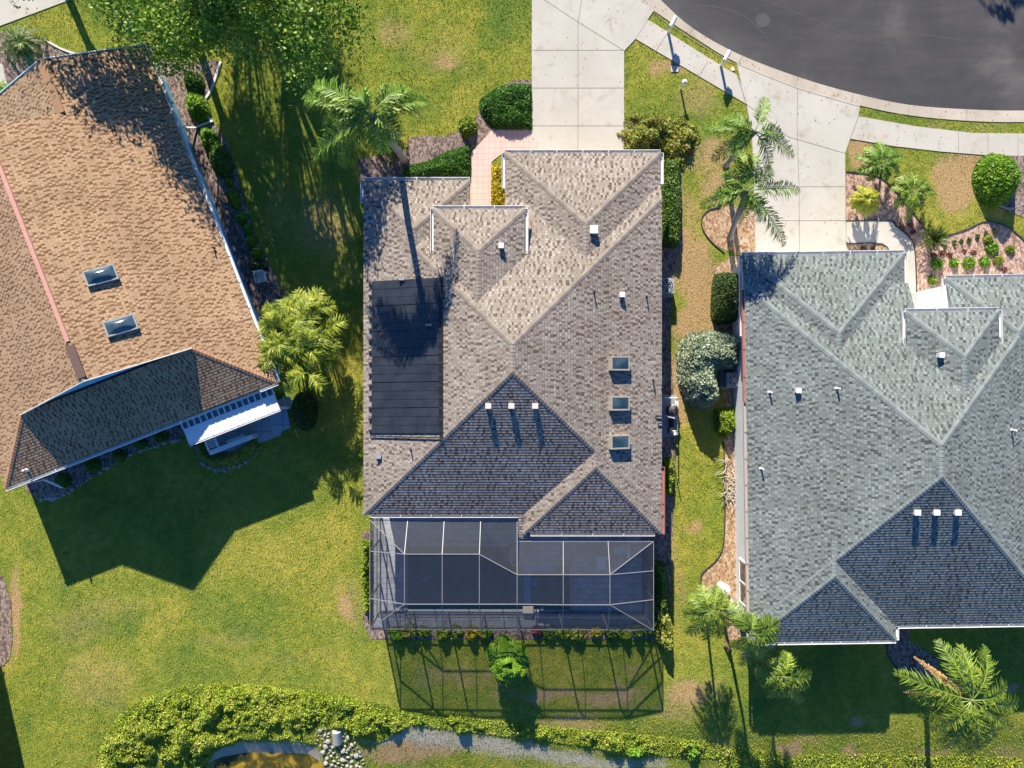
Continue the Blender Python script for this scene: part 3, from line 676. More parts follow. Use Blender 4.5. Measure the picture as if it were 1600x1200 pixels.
for (x0, x1, y0, y1), z in ((g1_, 2.6), (R_right[2].r, 2.9), (R_right[3].r, 4.1)):
    gutter(hr, (x0, y1, z), (x1, y1, z), (0, 1, 0), M['white'])
    ys = y1 - (1.4 if z < 4 else 2.1)
    if x1 < W_ - .1: gutter(hr, (x1, ys, z), (x1, y1, z), (1, 0, 0), M['white'])
    if z > 4 or x0 > 1: gutter(hr, (x0, ys, z), (x0, y1, z), (-1, 0, 0), M['white'])
gutter(hr, (0, yF - 2.4, 2.6), (0, g1_[3], 2.6), (-1, 0, 0), M['white'])
gutter(hr, (0, R_right[4].r[2] + .1, 2.9), (0, yF - 5.6, 2.9), (-1, 0, 0), M['rusty'], 'long greyish gutter with brown leaf litter along the left eave'); gutter(hr, (0, yF - 5.55, 2.9), (0, yF - .2, 2.9), (-1, 0, 0), M['copper'], 'short weathered copper coloured gutter on the left eave')
x1 = R_right[4].r[1]; yb4 = R_right[4].r[2]
gutter(hr, (0.3, yb4, 2.9), (x1, yb4, 2.9), (0, -1, 0), M['white']); gutter(hr, (x1, yb4, 2.9), (x1, yB - .05, 2.9), (1, 0, 0), M['white']); gutter(hr, (x1 + .15, yB, 2.9), (W_, yB, 2.9), (0, -1, 0), M['white'])
# window and trim on the visible left wall
def side_window(h, x, y0, y1, z0, z1, nx=-1, dark=True):
    f = MB(); s = .035
    for a in (y0, (y0 + y1) / 2, y1): f.box(x - .06 * (1), a - .04, z0, x + .01, a + .04, z1)
    for a in (z0, z1): f.box(x - .065, y0 - .06, a - .05, x + .01, y1 + .06, a + .05)
    wi = f.build('window', M['white'], h)
    g = MB(); g.box(x - .03, y0, z0, x - .005, y1, z1); g.build('pane', M['glass'], wi); return wi
m, nt, bs = newmat('dark_glass'); M['glass'] = m
nt.links.new(ramp(nt, noise(nt, 1.5, 2), [(.35, (.02, .03, .035)), (.65, (.045, .06, .065))]), bs.inputs['Base Color']); bs.inputs['Roughness'].default_value = .06; bs.inputs['Specular IOR Level'].default_value = .9
yw0 = Lr(1160, 950, 1.8).y; yw1 = Lr(1160, 882, 1.8).y
side_window(hr, .27, yw0, yw1, .7, 2.5)
# entrance wall of right house (pale porch side seen by the front path)
mb = MB(); c1 = Lr(1434, 456, 1.0); c2 = Lr(1434, 500, 1.0); mb.box(c1.x, c2.y, 0, R_right[2].r[0] + .6, c1.y, 1.0)
mb.build('porch_wall', M['wall_white'], hr)
# skylights, tubes and vents -----------------------------------------------------
def on(px, py, fn):
    v = P(px, py, 3)
    for _ in range(25): v = P(px, py, fn(v.x, v.y))
    return v
top_rw = lambda x, y: top_r(*(RI_ @ Vector((x, y, 0))).xy)
def frame_at(p, fn, rz=None):
    e = .05; gx_ = (fn(p.x + e, p.y) - fn(p.x - e, p.y)) / (2 * e); gy_ = (fn(p.x, p.y + e) - fn(p.x, p.y - e)) / (2 * e)
    n_ = Vector((-gx_, -gy_, 1)).normalized(); up = Vector((gx_, gy_, gx_ ** 2 + gy_ ** 2)).normalized(); s_ = up.cross(n_)
    return Matrix(((s_.x, up.x, n_.x, p.x), (s_.y, up.y, n_.y, p.y), (s_.z, up.z, n_.z, p.z), (0, 0, 0, 1)))
def parent_keep(o, h):
    o.parent = h; o.matrix_parent_inverse = Matrix.Identity(4)
    return o
def loc_in(h):   # matrix world->house local
    return (Matrix.Translation(h.location) @ Matrix.Rotation(h.rotation_euler.z, 4, 'Z')).inverted()
def tf(mb, Mx): mb.v = [tuple(Mx @ Vector(v)) for v in mb.v]
m, nt, bs = newmat('skylight_glass'); M['sky_glass'] = m
nt.links.new(ramp(nt, noise(nt, 1.2, 2), [(.35, (.02, .045, .06)), (.65, (.06, .10, .12))]), bs.inputs['Base Color']); bs.inputs['Roughness'].default_value = .12; bs.inputs['Specular IOR Level'].default_value = .9
M['bronze'] = plain('bronze_frame', (.42, .38, .30), (.30, .27, .22), 6, .4)
def skylight(h, px, py, fn, wu, wv, fm, hgt=.22, dome=0.0, label=None):
    Mx = loc_in(h) @ frame_at(on(px, py, fn), fn)
    mb = MB(); a = wu / 2; b = wv / 2; t = .07
    mb.box(-a, -b, -.05, -a + t, b, hgt); mb.box(a - t, -b, -.05, a, b, hgt); mb.box(-a + t, -b, -.05, a - t, -b + t, hgt - .002); mb.box(-a + t, b - t, -.05, a - t, b, hgt - .002)
    tf(mb, Mx); f = mb.build('skylight', fm, h)
    mb = MB(); k = 8; g = [[Vector((-a + t * .8 + (wu - 1.6 * t) * i / k, -b + t * .8 + (wv - 1.6 * t) * j / k, hgt - .02 + (dome * min(1, 3.2 * min(i, k - i, j, k - j) / k)) )) for i in range(k + 1)] for j in range(k + 1)]
    for j in range(k):
        for i in range(k): mb.face([g[j][i], g[j][i + 1], g[j + 1][i + 1], g[j + 1][i]])
    tf(mb, Mx); mb.build('pane', M['sky_glass'], f, merge=True, smooth=True)
    if label: f['label'] = label
    return f
for py, lb in ((568, 'uppermost of the three bronze framed skylights'), (630, 'middle one of the three bronze framed skylights'), (690, 'lowest of the three bronze framed skylights')):
    skylight(hm, 965, py, top_m, .66, 1.0, M['bronze'], .28, .03, lb)
def box_vent(h, px, py, fn, s, hgt, m, name='roof_vent', label=None, s2=None):
    p = on(px, py, fn); s2 = s2 or s; mb = MB(); Li = loc_in(h)
    mb.box(p.x - s / 2, p.y - s2 / 2, p.z - .12, p.x + s / 2, p.y + s2 / 2, p.z + hgt - .03)
    mb.box(p.x - s / 2 - .02, p.y - s2 / 2 - .02, p.z + hgt - .03, p.x + s / 2 + .02, p.y + s2 / 2 + .02, p.z + hgt)
    tf(mb, Li); o = mb.build(name, m, h)
    if label: o['label'] = label
def pipe(h, px, py, fn, r, hgt, m, name='vent_pipe'):
    p = on(px, py, fn); mb = MB(); mb.tube([p - Vector((0, 0, .1)), p + Vector((0, 0, hgt))], r, 10); mb.tube([p - Vector((0, 0, .02)), p + Vector((0, 0, .05))], [r * 2.2, r * 1.2], 10)
    tf(mb, loc_in(h)); mb.build(name, m, h)
for px in (763, 799, 836): box_vent(hm, px, 634, top_m, .23, .17, M['offwhite'], 'solar_tube', s2=.21)
box_vent(hm, 927, 360, top_m, .33, .26, M['white']); box_vent(hm, 971, 461, top_m, .20, .26, M['white']); box_vent(hm, 783, 385, top_m, .20, .26, M['white'])
box_vent(hm, 592, 712, top_m, .22, .18, M['grey'])
for px, py in ((928, 457), (1010, 464), (1020, 594), (642, 702)): pipe(hm, px, py, top_m, .035, .33, M['dark'])
for px, py in ((1431, 800), (1461, 800), (1494, 800)): box_vent(hr, px, py, top_rw, .24, .17, M['white'], 'solar_tube', s2=.21)
for px, py in ((1245, 610), (1467, 555)): box_vent(hr, px, py, top_rw, .20, .26, M['white'])
for px, py in ((1202, 613), (1307, 607), (1189, 732), (1580, 672)): pipe(hr, px, py, top_rw, .04, .36, M['white'])
# solar heating mat on the left slope
def roofz(x, y): return top_m(x, y)
mb = MB(); cs = [on(*q, roofz) for q in ((581, 440), (686, 434), (686, 678), (581, 678))]
nr = 44
m, nt, bs = newmat('black_solar_mat'); M['mat'] = m
nt.links.new(ramp(nt, noise(nt, 1.5, 4), [(.3, (.016, .019, .026)), (.7, (.032, .038, .048))]), bs.inputs['Base Color']); bs.inputs['Roughness'].default_value = .38; bs.inputs['Specular IOR Level'].default_value = .5
wv = N(nt, 'ShaderNodeTexWave'); wv.bands_direction = 'Y'; wv.inputs['Scale'].default_value = 9; tc = N(nt, 'ShaderNodeTexCoord'); nt.links.new(tc.outputs['Object'], wv.inputs[0]); bump(nt, bs, wv.outputs[1], .25, .01)
for i in range(6):
    for j in range(3):
        a0 = (i * 3 + j) / 18; a1 = (i * 3 + j + 1) / 18; gap = .0025 if j != 2 else .006
        def e(s, t): 
            L_ = cs[0].lerp(cs[3], t); R__ = cs[1].lerp(cs[2], t); return L_.lerp(R__, s) + Vector((-.0, 0, .075))
        q = [e(0, a0), e(0, a1 - gap), e(1, a1 - gap), e(1, a0)]
        n0 = [p - Vector((0, 0, .05)) for p in q]
        mb.face(q)
        for k in range(4): mb.face([n0[k], n0[(k + 1) % 4], q[(k + 1) % 4], q[k]])
sm = mb.build('solar_mat', M['mat'], hm); sm['label'] = 'black solar heating mat on the left slope'
mb = MB(); up = Vector((0, 0, .09))
for (a, b) in (((688, 430), (688, 684)), ((578, 440), (578, 805)), ((579, 681), (689, 684)), ((691, 432), (691, 686))): 
    A = on(*a, roofz); B = on(*b, roofz); mb.tube([A + up, B + up], .03, 6)
mb.build('pipe', M['black'], sm)
for i in range(14):
    for x in (578.5, 688):
        mb = MB(); p = on(x, 445 + i * 17.5, roofz) + up; mb.box(p.x - .06, p.y - .05, p.z - .08, p.x + .06, p.y + .05, p.z + .035); mb.build('clamp', M['black'], sm)
mb = MB()
for (a, b) in (((1024, 650), (1024, 838)), ((1028, 662), (1028, 838)), ((1024, 650), (1036, 650)), ((1028, 662), (1036, 661))):
    A = on(min(a[0], 1033), a[1], roofz); B = on(min(b[0], 1033), b[1], roofz); mb.tube([A + up, B + up], .03, 6)
mb.build('solar_supply_pipe', M['black'], hm)
for py in (437, 508):
    p = on(628 if py < 450 else 670, py, roofz); mb = MB(); mb.box(p.x - .14, p.y - .05, p.z, p.x + .14, p.y + .05, p.z + .2); mb.build('roof_bracket', M['grey'], hm)
# ------------------------------------------------------------------ left house (local frame e1, e2)
A0 = P(130, 595, 5.82); th2 = math.radians(21.3)
hl = empty('house', (A0.x, A0.y, 0), 'tan shingled house at the left with pink ridge and pale blue wall', 'house', rz=th2)
LM = Matrix.Translation(hl.location) @ Matrix.Rotation(th2, 4, 'Z'); LI = LM.inverted()
def V3(*a): return Vector(a)
zr = 5.82
fac = [[V3(0, 0, zr), V3(0, 12, zr), V3(2.83, 12, 4.64), V3(2.83, 14.6, 4.64), V3(7, 14.6, 2.9), V3(7, -2.8, 2.9), V3(4.2, 0, 4.07)][::-1],
 [V3(0, 0, zr), V3(-4.2, 0, 4.07), V3(-7, -2.8, 2.9), V3(-7, 12, 2.9), V3(0, 12, zr)],
 [V3(-7, -2.8, 2.9), V3(7, -2.8, 2.9), V3(4.2, 0, 4.07), V3(-4.2, 0, 4.07)],
 [V3(2.83, 12, 4.64), V3(2.83, 14.6, 4.64), V3(-1.35, 14.6, 2.9), V3(-1.35, 12, 2.9)]]
mb = MB()
for f in fac: course_mesh(mb, f, random.uniform(0, 9), .006)
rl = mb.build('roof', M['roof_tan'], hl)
mb = MB(); caps(mb, V3(7, -2.8, 2.9), V3(4.2, 0, 4.07), .3); caps(mb, V3(-7, -2.8, 2.9), V3(-4.2, 0, 4.07), .3)
mb.build('ridge_cap', M['cap_tan'], rl)
mb = MB(); mb.bar(V3(2.83, 12.0, 4.665), V3(2.83, 14.62, 4.665), .38, .03); mb.build('ridge_strip', M['cap_brown'], rl)
mb = MB(); ra = V3(0, 1.85, zr + .04)
mb.box(-.09, 1.85, zr - .03, .09, 12, zr + .04); mb.build('ridge_vent', M['pink'], rl)
mb = MB(); mb.box(-.19, .15, zr - .04, .19, 1.65, zr + .03); mb.build('ridge_patch', plain('brown_felt', (.15, .09, .07), (.11, .07, .06), 8, .95), rl)
# gable walls (set back under the rake), fascia boards
mb = MB(); mb.face([V3(-4.2, .12, 4.0), V3(4.2, .12, 4.0), V3(0, .12, zr - .03)]); mb.face([V3(-1.3, 14.4, 2.9), V3(7, 14.4, 2.9), V3(2.83, 14.4, 4.6)]); 
mb.face([V3(-7, 11.8, 2.9), V3(7, 11.8, 2.9), V3(0, 11.8, zr - .03)]);
mb.box(-6.5, -2.25, 0, 6.45, 11.9, 2.8); mb.box(-1.0, 11.9, 0, 6.44, 14.2, 2.79)
mb.build('wall', M['wall_blue'], hl)
mb = MB()
for a, b in ((V3(4.25, -.03, 4.05), V3(0, -.03, zr - .04)), (V3(-4.25, -.03, 4.05), V3(0, -.03, zr - .04)), (V3(7, 14.63, 2.88), V3(2.83, 14.63, 4.6)), (V3(-1.35, 14.63, 2.88), V3(2.83, 14.63, 4.6))): mb.bar(a, b, .03, .14)
mb.box(-6.97, -2.77, 2.72, 6.96, 12, 2.87); mb.box(-1.3, 12, 2.72, 6.965, 14.58, 2.86)
mb.build('fascia', M['white'], hl)
gutter(hl, (7, -2.8, 2.9), (7, 14.6, 2.9), (1, 0, 0), M['white']); gutter(hl, (-7, -2.8, 2.9), (2.0, -2.8, 2.9), (0, -1, 0), M['white']); gutter(hl, (6.1, -2.8, 2.9), (7, -2.8, 2.9), (0, -1, 0), M['white'])
ltop = lambda x, y: (lambda q: zr - T * abs(q.x))(LI @ Vector((x, y, 0)))
def Ll(px, py, z): return LI @ P(px, py, z)
for (px, py), lb in (((158, 431), 'upper one of the two domed skylights'), ((189, 509), 'lower one of the two domed skylights')):
    skylight(hl, px, py, ltop, .72, 1.32, M['grey'], .14, .16, lb)
pipe(hl, 334, 387, ltop, .03, .2, M['dark'])
def lback(x, y): q = LI @ Vector((x, y, 0)); return 2.9 + T * (q.y + 2.8)
pipe(hl, 42, 734, lback, .05, .3, M['white'])
# downspouts and wall details
a = Ll(330, 190, .1); downspout(hl, [V3(7.1, a.y - .6, 2.8), V3(6.62, a.y - .5, 2.3), V3(6.62, a.y, .5), V3(7.0, a.y, .12), V3(a.x + .1, a.y + .02, .08)], M['white'])
a = Ll(72, 745, 1); downspout(hl, [V3(a.x, -2.9, 2.8), V3(a.x, -2.9, 1.2), V3(a.x, -3.5, .1)], M['white'])
mb = MB(); a = Ll(373, 400, 1.5)
for dy in (-.75, -.45, -.15, .15, .45): mb.box(6.45, a.y + dy - .03, .9, 6.55, a.y + dy + .03, 2.4)
mb.box(6.45, a.y - .78, .85, 6.57, a.y + .48, .93); mb.box(6.45, a.y - .78, 2.36, 6.57, a.y + .48, 2.44)
wi = mb.build('window', M['white'], hl); mb = MB(); mb.box(6.45, a.y - .74, .92, 6.49, a.y + .44, 2.38); mb.build('pane', M['glass'], wi)
mb = MB()
for yy in (3.5, 9.0, 12.6): mb.box(6.46, yy - .6, .9, 6.52, yy + .6, 2.3)
mb.build('shutter', M['white'], hl)
# patio cover (white insulated panel awning)
pc = empty('patio_cover', P(355, 655, 0), 'white ribbed patio cover on the rear of the tan roofed house', 'patio cover', rz=th2)
PMi = (Matrix.Translation(pc.location) @ Matrix.Rotation(th2, 4, 'Z')).inverted()
q = [PMi @ P(a, b, 2.55) for a, b in ((283, 656), (426, 604), (434, 640), (293, 697))]
x0 = (q[0].x + q[3].x) / 2; x1 = (q[1].x + q[2].x) / 2; yt = (q[0].y + q[1].y) / 2; yb = (q[2].y + q[3].y) / 2
mb = MB(); mb.box(x0, yb, 2.42, x1, yt - .42, 2.52); mb.box(x0, yt - .10, 2.46, x1, yt + .02, 2.56)
n = 15
for i in range(n + 1):
    x = x0 + (x1 - x0) * i / n; mb.box(x - .03, yt - .42, 2.44, x + .03, yt - .10, 2.54)
mb.build('panel_roof', M['white'], pc)
mb = MB()
for i in range(1, n): x = x0 + (x1 - x0) * i / n; mb.box(x - .014, yb + .05, 2.52, x + .014, yt - .44, 2.545)
mb.build('rib', M['white'], pc)
mb = MB(); mb.box(x0 + .04, yt - .40, 2.36, x1 - .04, yt - .11, 2.38); mb.build('panel', plain('blue_film', (.10, .22, .32), (.08, .18, .28), 4, .3), pc)
mb = MB(); mb.bar(V3(x0, yb - .07, 2.5), V3(x1, yb - .07, 2.5), .03, .09); mb.bar(V3(x0, yb - .03, 2.43), V3(x1, yb - .03, 2.43), .09, .02); mb.build('gutter', M['white'], pc)
for x in (x0 + .1, x1 - .1):
    mb = MB(); mb.box(x - .05, yb + .05, 0, x + .05, yb + .15, 2.42); mb.build('post', M['white'], pc)
sheet('patio', [(300, 660), (430, 612), (440, 680), (372, 704), (330, 706)], .034, M['slab'], 'dark paved patio under the white patio cover', 'patio')
sheet('patio', [(420, 640), (446, 625), (454, 668), (428, 680)], .0375, brickm('blue_grey_slab', (.36, .42, .48), (.42, .47, .52), (.1, .1, .1), .7, .7), 'grey square slabs beside the oval shrub', 'patio')
hw = empty('half_wall', P(360, 700, 0), 'white L shaped half wall with slatted end below the patio cover', 'low wall', rz=th2)
HI = (Matrix.Translation(hw.location) @ Matrix.Rotation(th2, 4, 'Z')).inverted()
a = HI @ P(326, 708, .8); b = HI @ P(394, 681, .8); mb = MB(); mb.box(a.x, a.y - .12, 0, b.x, a.y + .10, .75); mb.box(a.x + .9, a.y + .10, 0, b.x - .5, a.y + .28, .45); mb.build('wall_panel', M['white'], hw)
c1 = HI @ P(318, 686, .8); mb = MB(); mb.box(a.x - .03, a.y + .1, .68, a.x + .07, c1.y, .76); mb.box(a.x + .5, a.y + .11, .68, a.x + .6, c1.y, .76)
for i in range(5): y = a.y + .2 + (c1.y - a.y - .2) * i / 5; mb.box(a.x + .07, y, .66, a.x + .5, y + .05, .74)
mb.build('slat', M['white'], hw)
bn = empty('storage_box', P(441, 634, 0), 'pale lidded storage box by the oval shrub', 'storage box', rz=th2)
mb = MB(); mb.box(-.6, -.28, 0, .6, .28, .5); mb.build('body', M['wall_blue'], bn); mb = MB(); mb.box(-.63, -.31, .5, .63, .31, .58); mb.build('lid', M['grey'], bn)
# white garden chair beside the left house
ch = empty('garden_chair', P(413, 436, 0), 'small white slatted chair between the blue wall and the areca palms', 'chair', rz=.15)
mb = MB()
for i in range(5): mb.box(-.25, -.22 + i * .1, .40, .25, -.15 + i * .1, .43)
mb.build('seat', M['white'], ch)
mb = MB()
for i in range(5): mb.box(-.25 + i * .11, .26, .43, -.19 + i * .11, .29, .95)
mb.box(-.27, .25, .93, .27, .30, .99); mb.build('backrest', M['white'], ch)
for sx in (-.24, .24):
    for sy in (-.2, .27):
        mb = MB(); mb.box(sx - .025, sy - .025, 0, sx + .025, sy + .025, .42); mb.build('leg', M['white'], ch)
for sx in (-.27, .27):
    mb = MB(); mb.box(sx - .03, -.22, .62, sx + .03, .27, .65); mb.box(sx - .02, -.22, .42, sx + .02, -.18, .62); mb.build('armrest', M['white'], ch)
# ------------------------------------------------------------------ pool enclosure
ZL, ZU = 2.75, 3.75
sheet('pool_deck', [(584, 805), (808, 805), (808, 835), (1018, 835), (1018, 980), (584, 980)], .045, M['paver'], 'grey paver deck inside the screen enclosure', 'deck')
pool = empty('swimming_pool', P(760, 900, 0), 'dark blue swimming pool inside the screen enclosure', 'pool')
pl = L2([(634, 850), (800, 850), (800, 880), (893, 880), (893, 955), (634, 955)])
m, nt, bs = newmat('pool_water'); M['water'] = m
nt.links.new(ramp(nt, noise(nt, .8, 3), [(.35, (.015, .12, .15)), (.65, (.03, .16, .20))]), bs.inputs['Base Color']); bs.inputs['Roughness'].default_value = .05; bump(nt, bs, noise(nt, 3, 3), .08, .02)
def lsub(poly, o): return [(x - o.x, y - o.y) for x, y in poly]
mb = MB(); prism(mb, lsub(pl, pool.location), 0, .062); mb.build('water', M['water'], pool)
mb = MB(); q = lsub(pl, pool.location)
for i in range(len(q)):
    a = q[i]; b = q[(i + 1) % len(q)]; mb.bar(V3(a[0], a[1], .045), V3(b[0], b[1], .045), .22, .09)
mb.build('coping', concrete('coping', (.36, .36, .37), (.44, .44, .45)), pool)
M['ptile'] = plain('blue_pool_tile', (.05, .25, .50), (.09, .34, .60), 12, .2)
mb = MB()
for (x0_, y0_, x1_, y1_) in ((819, 880, 829, 954), (829, 881, 866, 892)):
    a = P(x0_, y1_, 0) - pool.location; b = P(x1_, y0_, 0) - pool.location; mb.box(a.x, a.y, .02, b.x, b.y, .070)
for (x, y) in ((663, 874), (663, 905), (836, 913), (863, 913)):  # round discs: the blue pool lights, put in as tile colour
    a = P(x, y) - pool.location; mb.tube([V3(a.x, a.y, .03), V3(a.x, a.y, .069)], .1, 14)
mb.build('tile_and_lights', M['ptile'], pool)
mb = MB(); a = P(825, 951, 0) - pool.location; mb.box(a.x - .27, a.y - .17, 0, a.x + .27, a.y + .17, .26); mb.build('spillway', M['conc'], pool)
EN = empty('pool_enclosure', P(800, 915, 0), 'grey framed screen pool enclosure behind the brown roofed house', 'pool enclosure')
eo = EN.location
low = {'BL': (578, 812), 'FL': (578, 983), 'FR': (1021, 985), 'BR': (1021, 846)}
def pe(a, z): return P(a[0], a[1], z) - eo
U = {k: pe(v, ZU) for k, v in dict(a=(632, 866), b=(691, 866), c=(749, 866), d=(808, 898), e=(880, 898), f=(953, 898), g=(632, 944), h=(691, 944), i=(749, 944), j=(808, 944), k=(880, 945), l=(953, 945)).items()}
Lw = {k: pe(v, ZL) for k, v in dict(BL=low['BL'], b1=(637, 813), b2=(694, 814), b3=(751, 814), b4=(808, 814), m4=(808, 846), b5=(880, 846), b6=(950, 846), BR=low['BR'], r1=(1021, 892), r2=(1021, 937), FR=low['FR'], f6=(950, 984), f5=(879, 984), f4=(809, 984), f3=(752, 984), f2=(692, 984), f1=(634, 983), FL=low['FL'], l2=(578, 935), l1=(578, 861)).items()}
A_ = {**U, **Lw}
beams = ['BL b1', 'b1 b2', 'b2 b3', 'b3 b4', 'm4 b5', 'b5 b6', 'b6 BR', 'BR r1', 'r1 r2', 'r2 FR', 'FR f6', 'f6 f5', 'f5 f4', 'f4 f3', 'f3 f2', 'f2 f1', 'f1 FL', 'FL l2', 'l2 l1', 'l1 BL', 'a b', 'b c', 'c d', 'd e', 'e f', 'f l', 'l k', 'k j', 'j i', 'i h', 'h g', 'g a', 'b h', 'c i', 'd j', 'e k', 'BL a', 'b1 a', 'b2 b', 'b3 c', 'b4 d', 'b5 e', 'b6 f', 'BR f', 'r1 f', 'r2 l', 'FR l', 'f6 l', 'f5 k', 'f4 j', 'f3 i', 'f2 h', 'f1 g', 'FL g', 'l2 g', 'l1 a', 'b4 m4']
M['bronze_shaded'] = plain('shaded_aluminium', (.09, .09, .095), (.07, .07, .075), 5, .5)  # posts and rails: tone of their shaded side put into the colour
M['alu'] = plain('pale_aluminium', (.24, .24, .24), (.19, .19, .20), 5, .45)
for s in beams:
    a, b = s.split(); mb = MB(); mb.bar(A_[a], A_[b], .030, .06); mb.build('beam', M['alu'], EN)
for k in ('FL', 'f1', 'f2', 'f3', 'f4', 'f5', 'f6', 'FR', 'r1', 'r2', 'BR', 'l1', 'l2', 'BL'):
    p = A_[k]; mb = MB(); mb.box(p.x - .035, p.y - .035, .04, p.x + .035, p.y + .035, ZL - .045); mb.build('post', M['bronze_shaded'], EN)
mb = MB()
def low_(p, z): return V3(p.x, p.y, z)
for k in ('FL FR', 'FR BR', 'FL BL'):
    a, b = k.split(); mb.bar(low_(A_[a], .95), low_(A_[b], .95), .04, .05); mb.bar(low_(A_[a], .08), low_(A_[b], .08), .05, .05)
mb.build('wall_rail', M['bronze_shaded'], EN)
m, nt, bs = newmat('insect_screen'); M['screen'] = m
nt.links.new(ramp(nt, noise(nt, 6, 3), [(.35, (.022, .027, .033)), (.65, (.030, .036, .043))]), bs.inputs['Base Color']); bs.inputs['Roughness'].default_value = .7
tr = N(nt, 'ShaderNodeBsdfTransparent'); mx = N(nt, 'ShaderNodeMixShader'); mx.inputs[0].default_value = .40
nt.links.new(tr.outputs[0], mx.inputs[1]); nt.links.new(bs.outputs[0], mx.inputs[2]); nt.links.new(mx.outputs[0], nt.nodes['Material Output'].inputs[0])
panels = ['BL b1 a', 'b1 b2 b a', 'b2 b3 c b', 'b3 b4 d c', 'm4 b5 e d', 'b5 b6 f e', 'b6 BR f', 'BR r1 f', 'r1 r2 l f', 'r2 FR l', 'FR f6 l', 'f6 f5 k l', 'f5 f4 j k', 'f4 f3 i j', 'f3 f2 h i', 'f2 f1 g h', 'f1 FL g', 'FL l2 g', 'l2 l1 a g', 'l1 BL a', 'a b h g', 'b c i h', 'c d j i', 'd e k j', 'e f l k']
for s in panels:
    mb = MB(); mb.face([A_[k] for k in s.split()]); mb.build('roof_screen', M['screen'], EN)
for s in ('FL f1', 'f1 f2', 'f2 f3', 'f3 f4', 'f4 f5', 'f5 f6', 'f6 FR', 'FR r2', 'r2 r1', 'r1 BR', 'FL l2', 'l2 l1', 'l1 BL'):
    a, b = s.split(); mb = MB(); mb.face([low_(A_[a], .08), low_(A_[b], .08), low_(A_[b], ZL - .05), low_(A_[a], ZL - .05)]); mb.build('wall_screen', M['screen'], EN)
# poolside loungers
def lounge(px, py, rz, label):
    t = empty('patio_chair', P(px, py, .05), label, 'chair', 'pale chairs on the pool deck', rz)
    mb = MB(); mb.box(-.32, -.3, .30, .32, .32, .40); mb.build('seat', M['wall_white'], t)
    mb = MB(); mb.box(-.32, .32, .30, .32, .44, .80); mb.build('backrest', M['wall_white'], t)
    for sx in (-.29, .29):
        mb = MB(); mb.box(sx - .03, -.3, .40, sx + .03, .32, .56); mb.build('armrest', M['grey'], t)
    for sx in (-.28, .28):
        for sy in (-.26, .38): mb = MB(); mb.box(sx - .025, sy - .025, 0, sx + .025, sy + .025, .30); mb.build('leg', M['grey'], t)
lounge(938, 878, 0, 'pale chair nearer the pool on the deck'); lounge(967, 857, -1.57, 'pale chair in the right corner of the deck by the house')
# ------------------------------------------------------------------ equipment
def ac(px, py, label, s=.8, h=.85):
    t = empty('air_conditioner', P(px, py, 0), label, 'air conditioner'); a = s / 2
    mb = MB(); mb.box(-a - .08, -a - .08, 0, a + .08, a + .08, .08); mb.build('pad', M['conc'], t)
    mb = MB()
    for i in range(9): mb.box(-a, -a, .1 + i * (h - .1) / 9, a, a, .1 + (i + .75) * (h - .1) / 9)
    mb.box(-a + .03, -a + .03, .09, a - .03, a - .03, h - .01); mb.build('housing', M['grey'], t)
    mb = MB(); mb.tube([V3(0, 0, h - .009), V3(0, 0, h + .02)], a * .85, 24); mb.build('fan_grille', M['dark'], t)
    mb = MB()
    for r in (.3, .6, .85):
        pts = [V3(a * r * math.cos(k * PI / 12), a * r * math.sin(k * PI / 12), h + .03) for k in range(25)]; mb.tube(pts, .008, 5, False)
    for k in range(6): mb.bar(V3(0, 0, h + .03), V3(a * .85 * math.cos(k * PI / 3), a * .85 * math.sin(k * PI / 3), h + .03), .015, .012)
    mb.build('guard', M['white'], t)
ac(1036, 450, 'air conditioner by the right wall of the brown roofed house', .80); ac(1139, 594, 'air conditioner in the notch of the silver shrub', .75)
pe_ = empty('pool_equipment', P(1046, 650, 0), 'pool pump, filter and pipes on a pad by the right wall', 'pool equipment')
mb = MB(); mb.box(-.45, -1.1, 0, .38, 1.1, .07); mb.build('pad', M['grey'], pe_)
mb = MB(); mb.tube([V3(.05, .3, .07), V3(.05, .3, .75), V3(.05, .3, .9)], [.26, .26, .12], 16); mb.build('filter_tank', M['dark'], pe_)
mb = MB(); mb.tube([V3(.05, -.6, .25), V3(.05, -.15, .25)], .13, 12); mb.tube([V3(.05, -.75, .1), V3(.05, -.75, .5)], .16, 14); mb.build('pump', M['black'], pe_)
mb = MB(); mb.tube([V3(-.35, .95, .5), V3(.28, .95, .5), V3(.28, .95, .15), V3(.28, -.2, .15)], .035, 8); mb.tube([V3(.28, .62, .5), V3(-.35, .62, 2.2)], .03, 8); mb.tube([V3(-.3, .0, 2.4), V3(-.3, 0, .4), V3(.3, 0, .4), V3(.3, .5, .4)], .03, 8); mb.tube([V3(.05, -.75, .5), V3(.3, -.75, .5), V3(.3, -.1, .5)], .03, 8); mb.build('pipe', M['white'], pe_)
mb = MB(); mb.box(.1, -.95, .45, .3, -.8, .6); mb.box(.16, .5, .45, .32, .8, .62); mb.build('valve', M['white'], pe_)
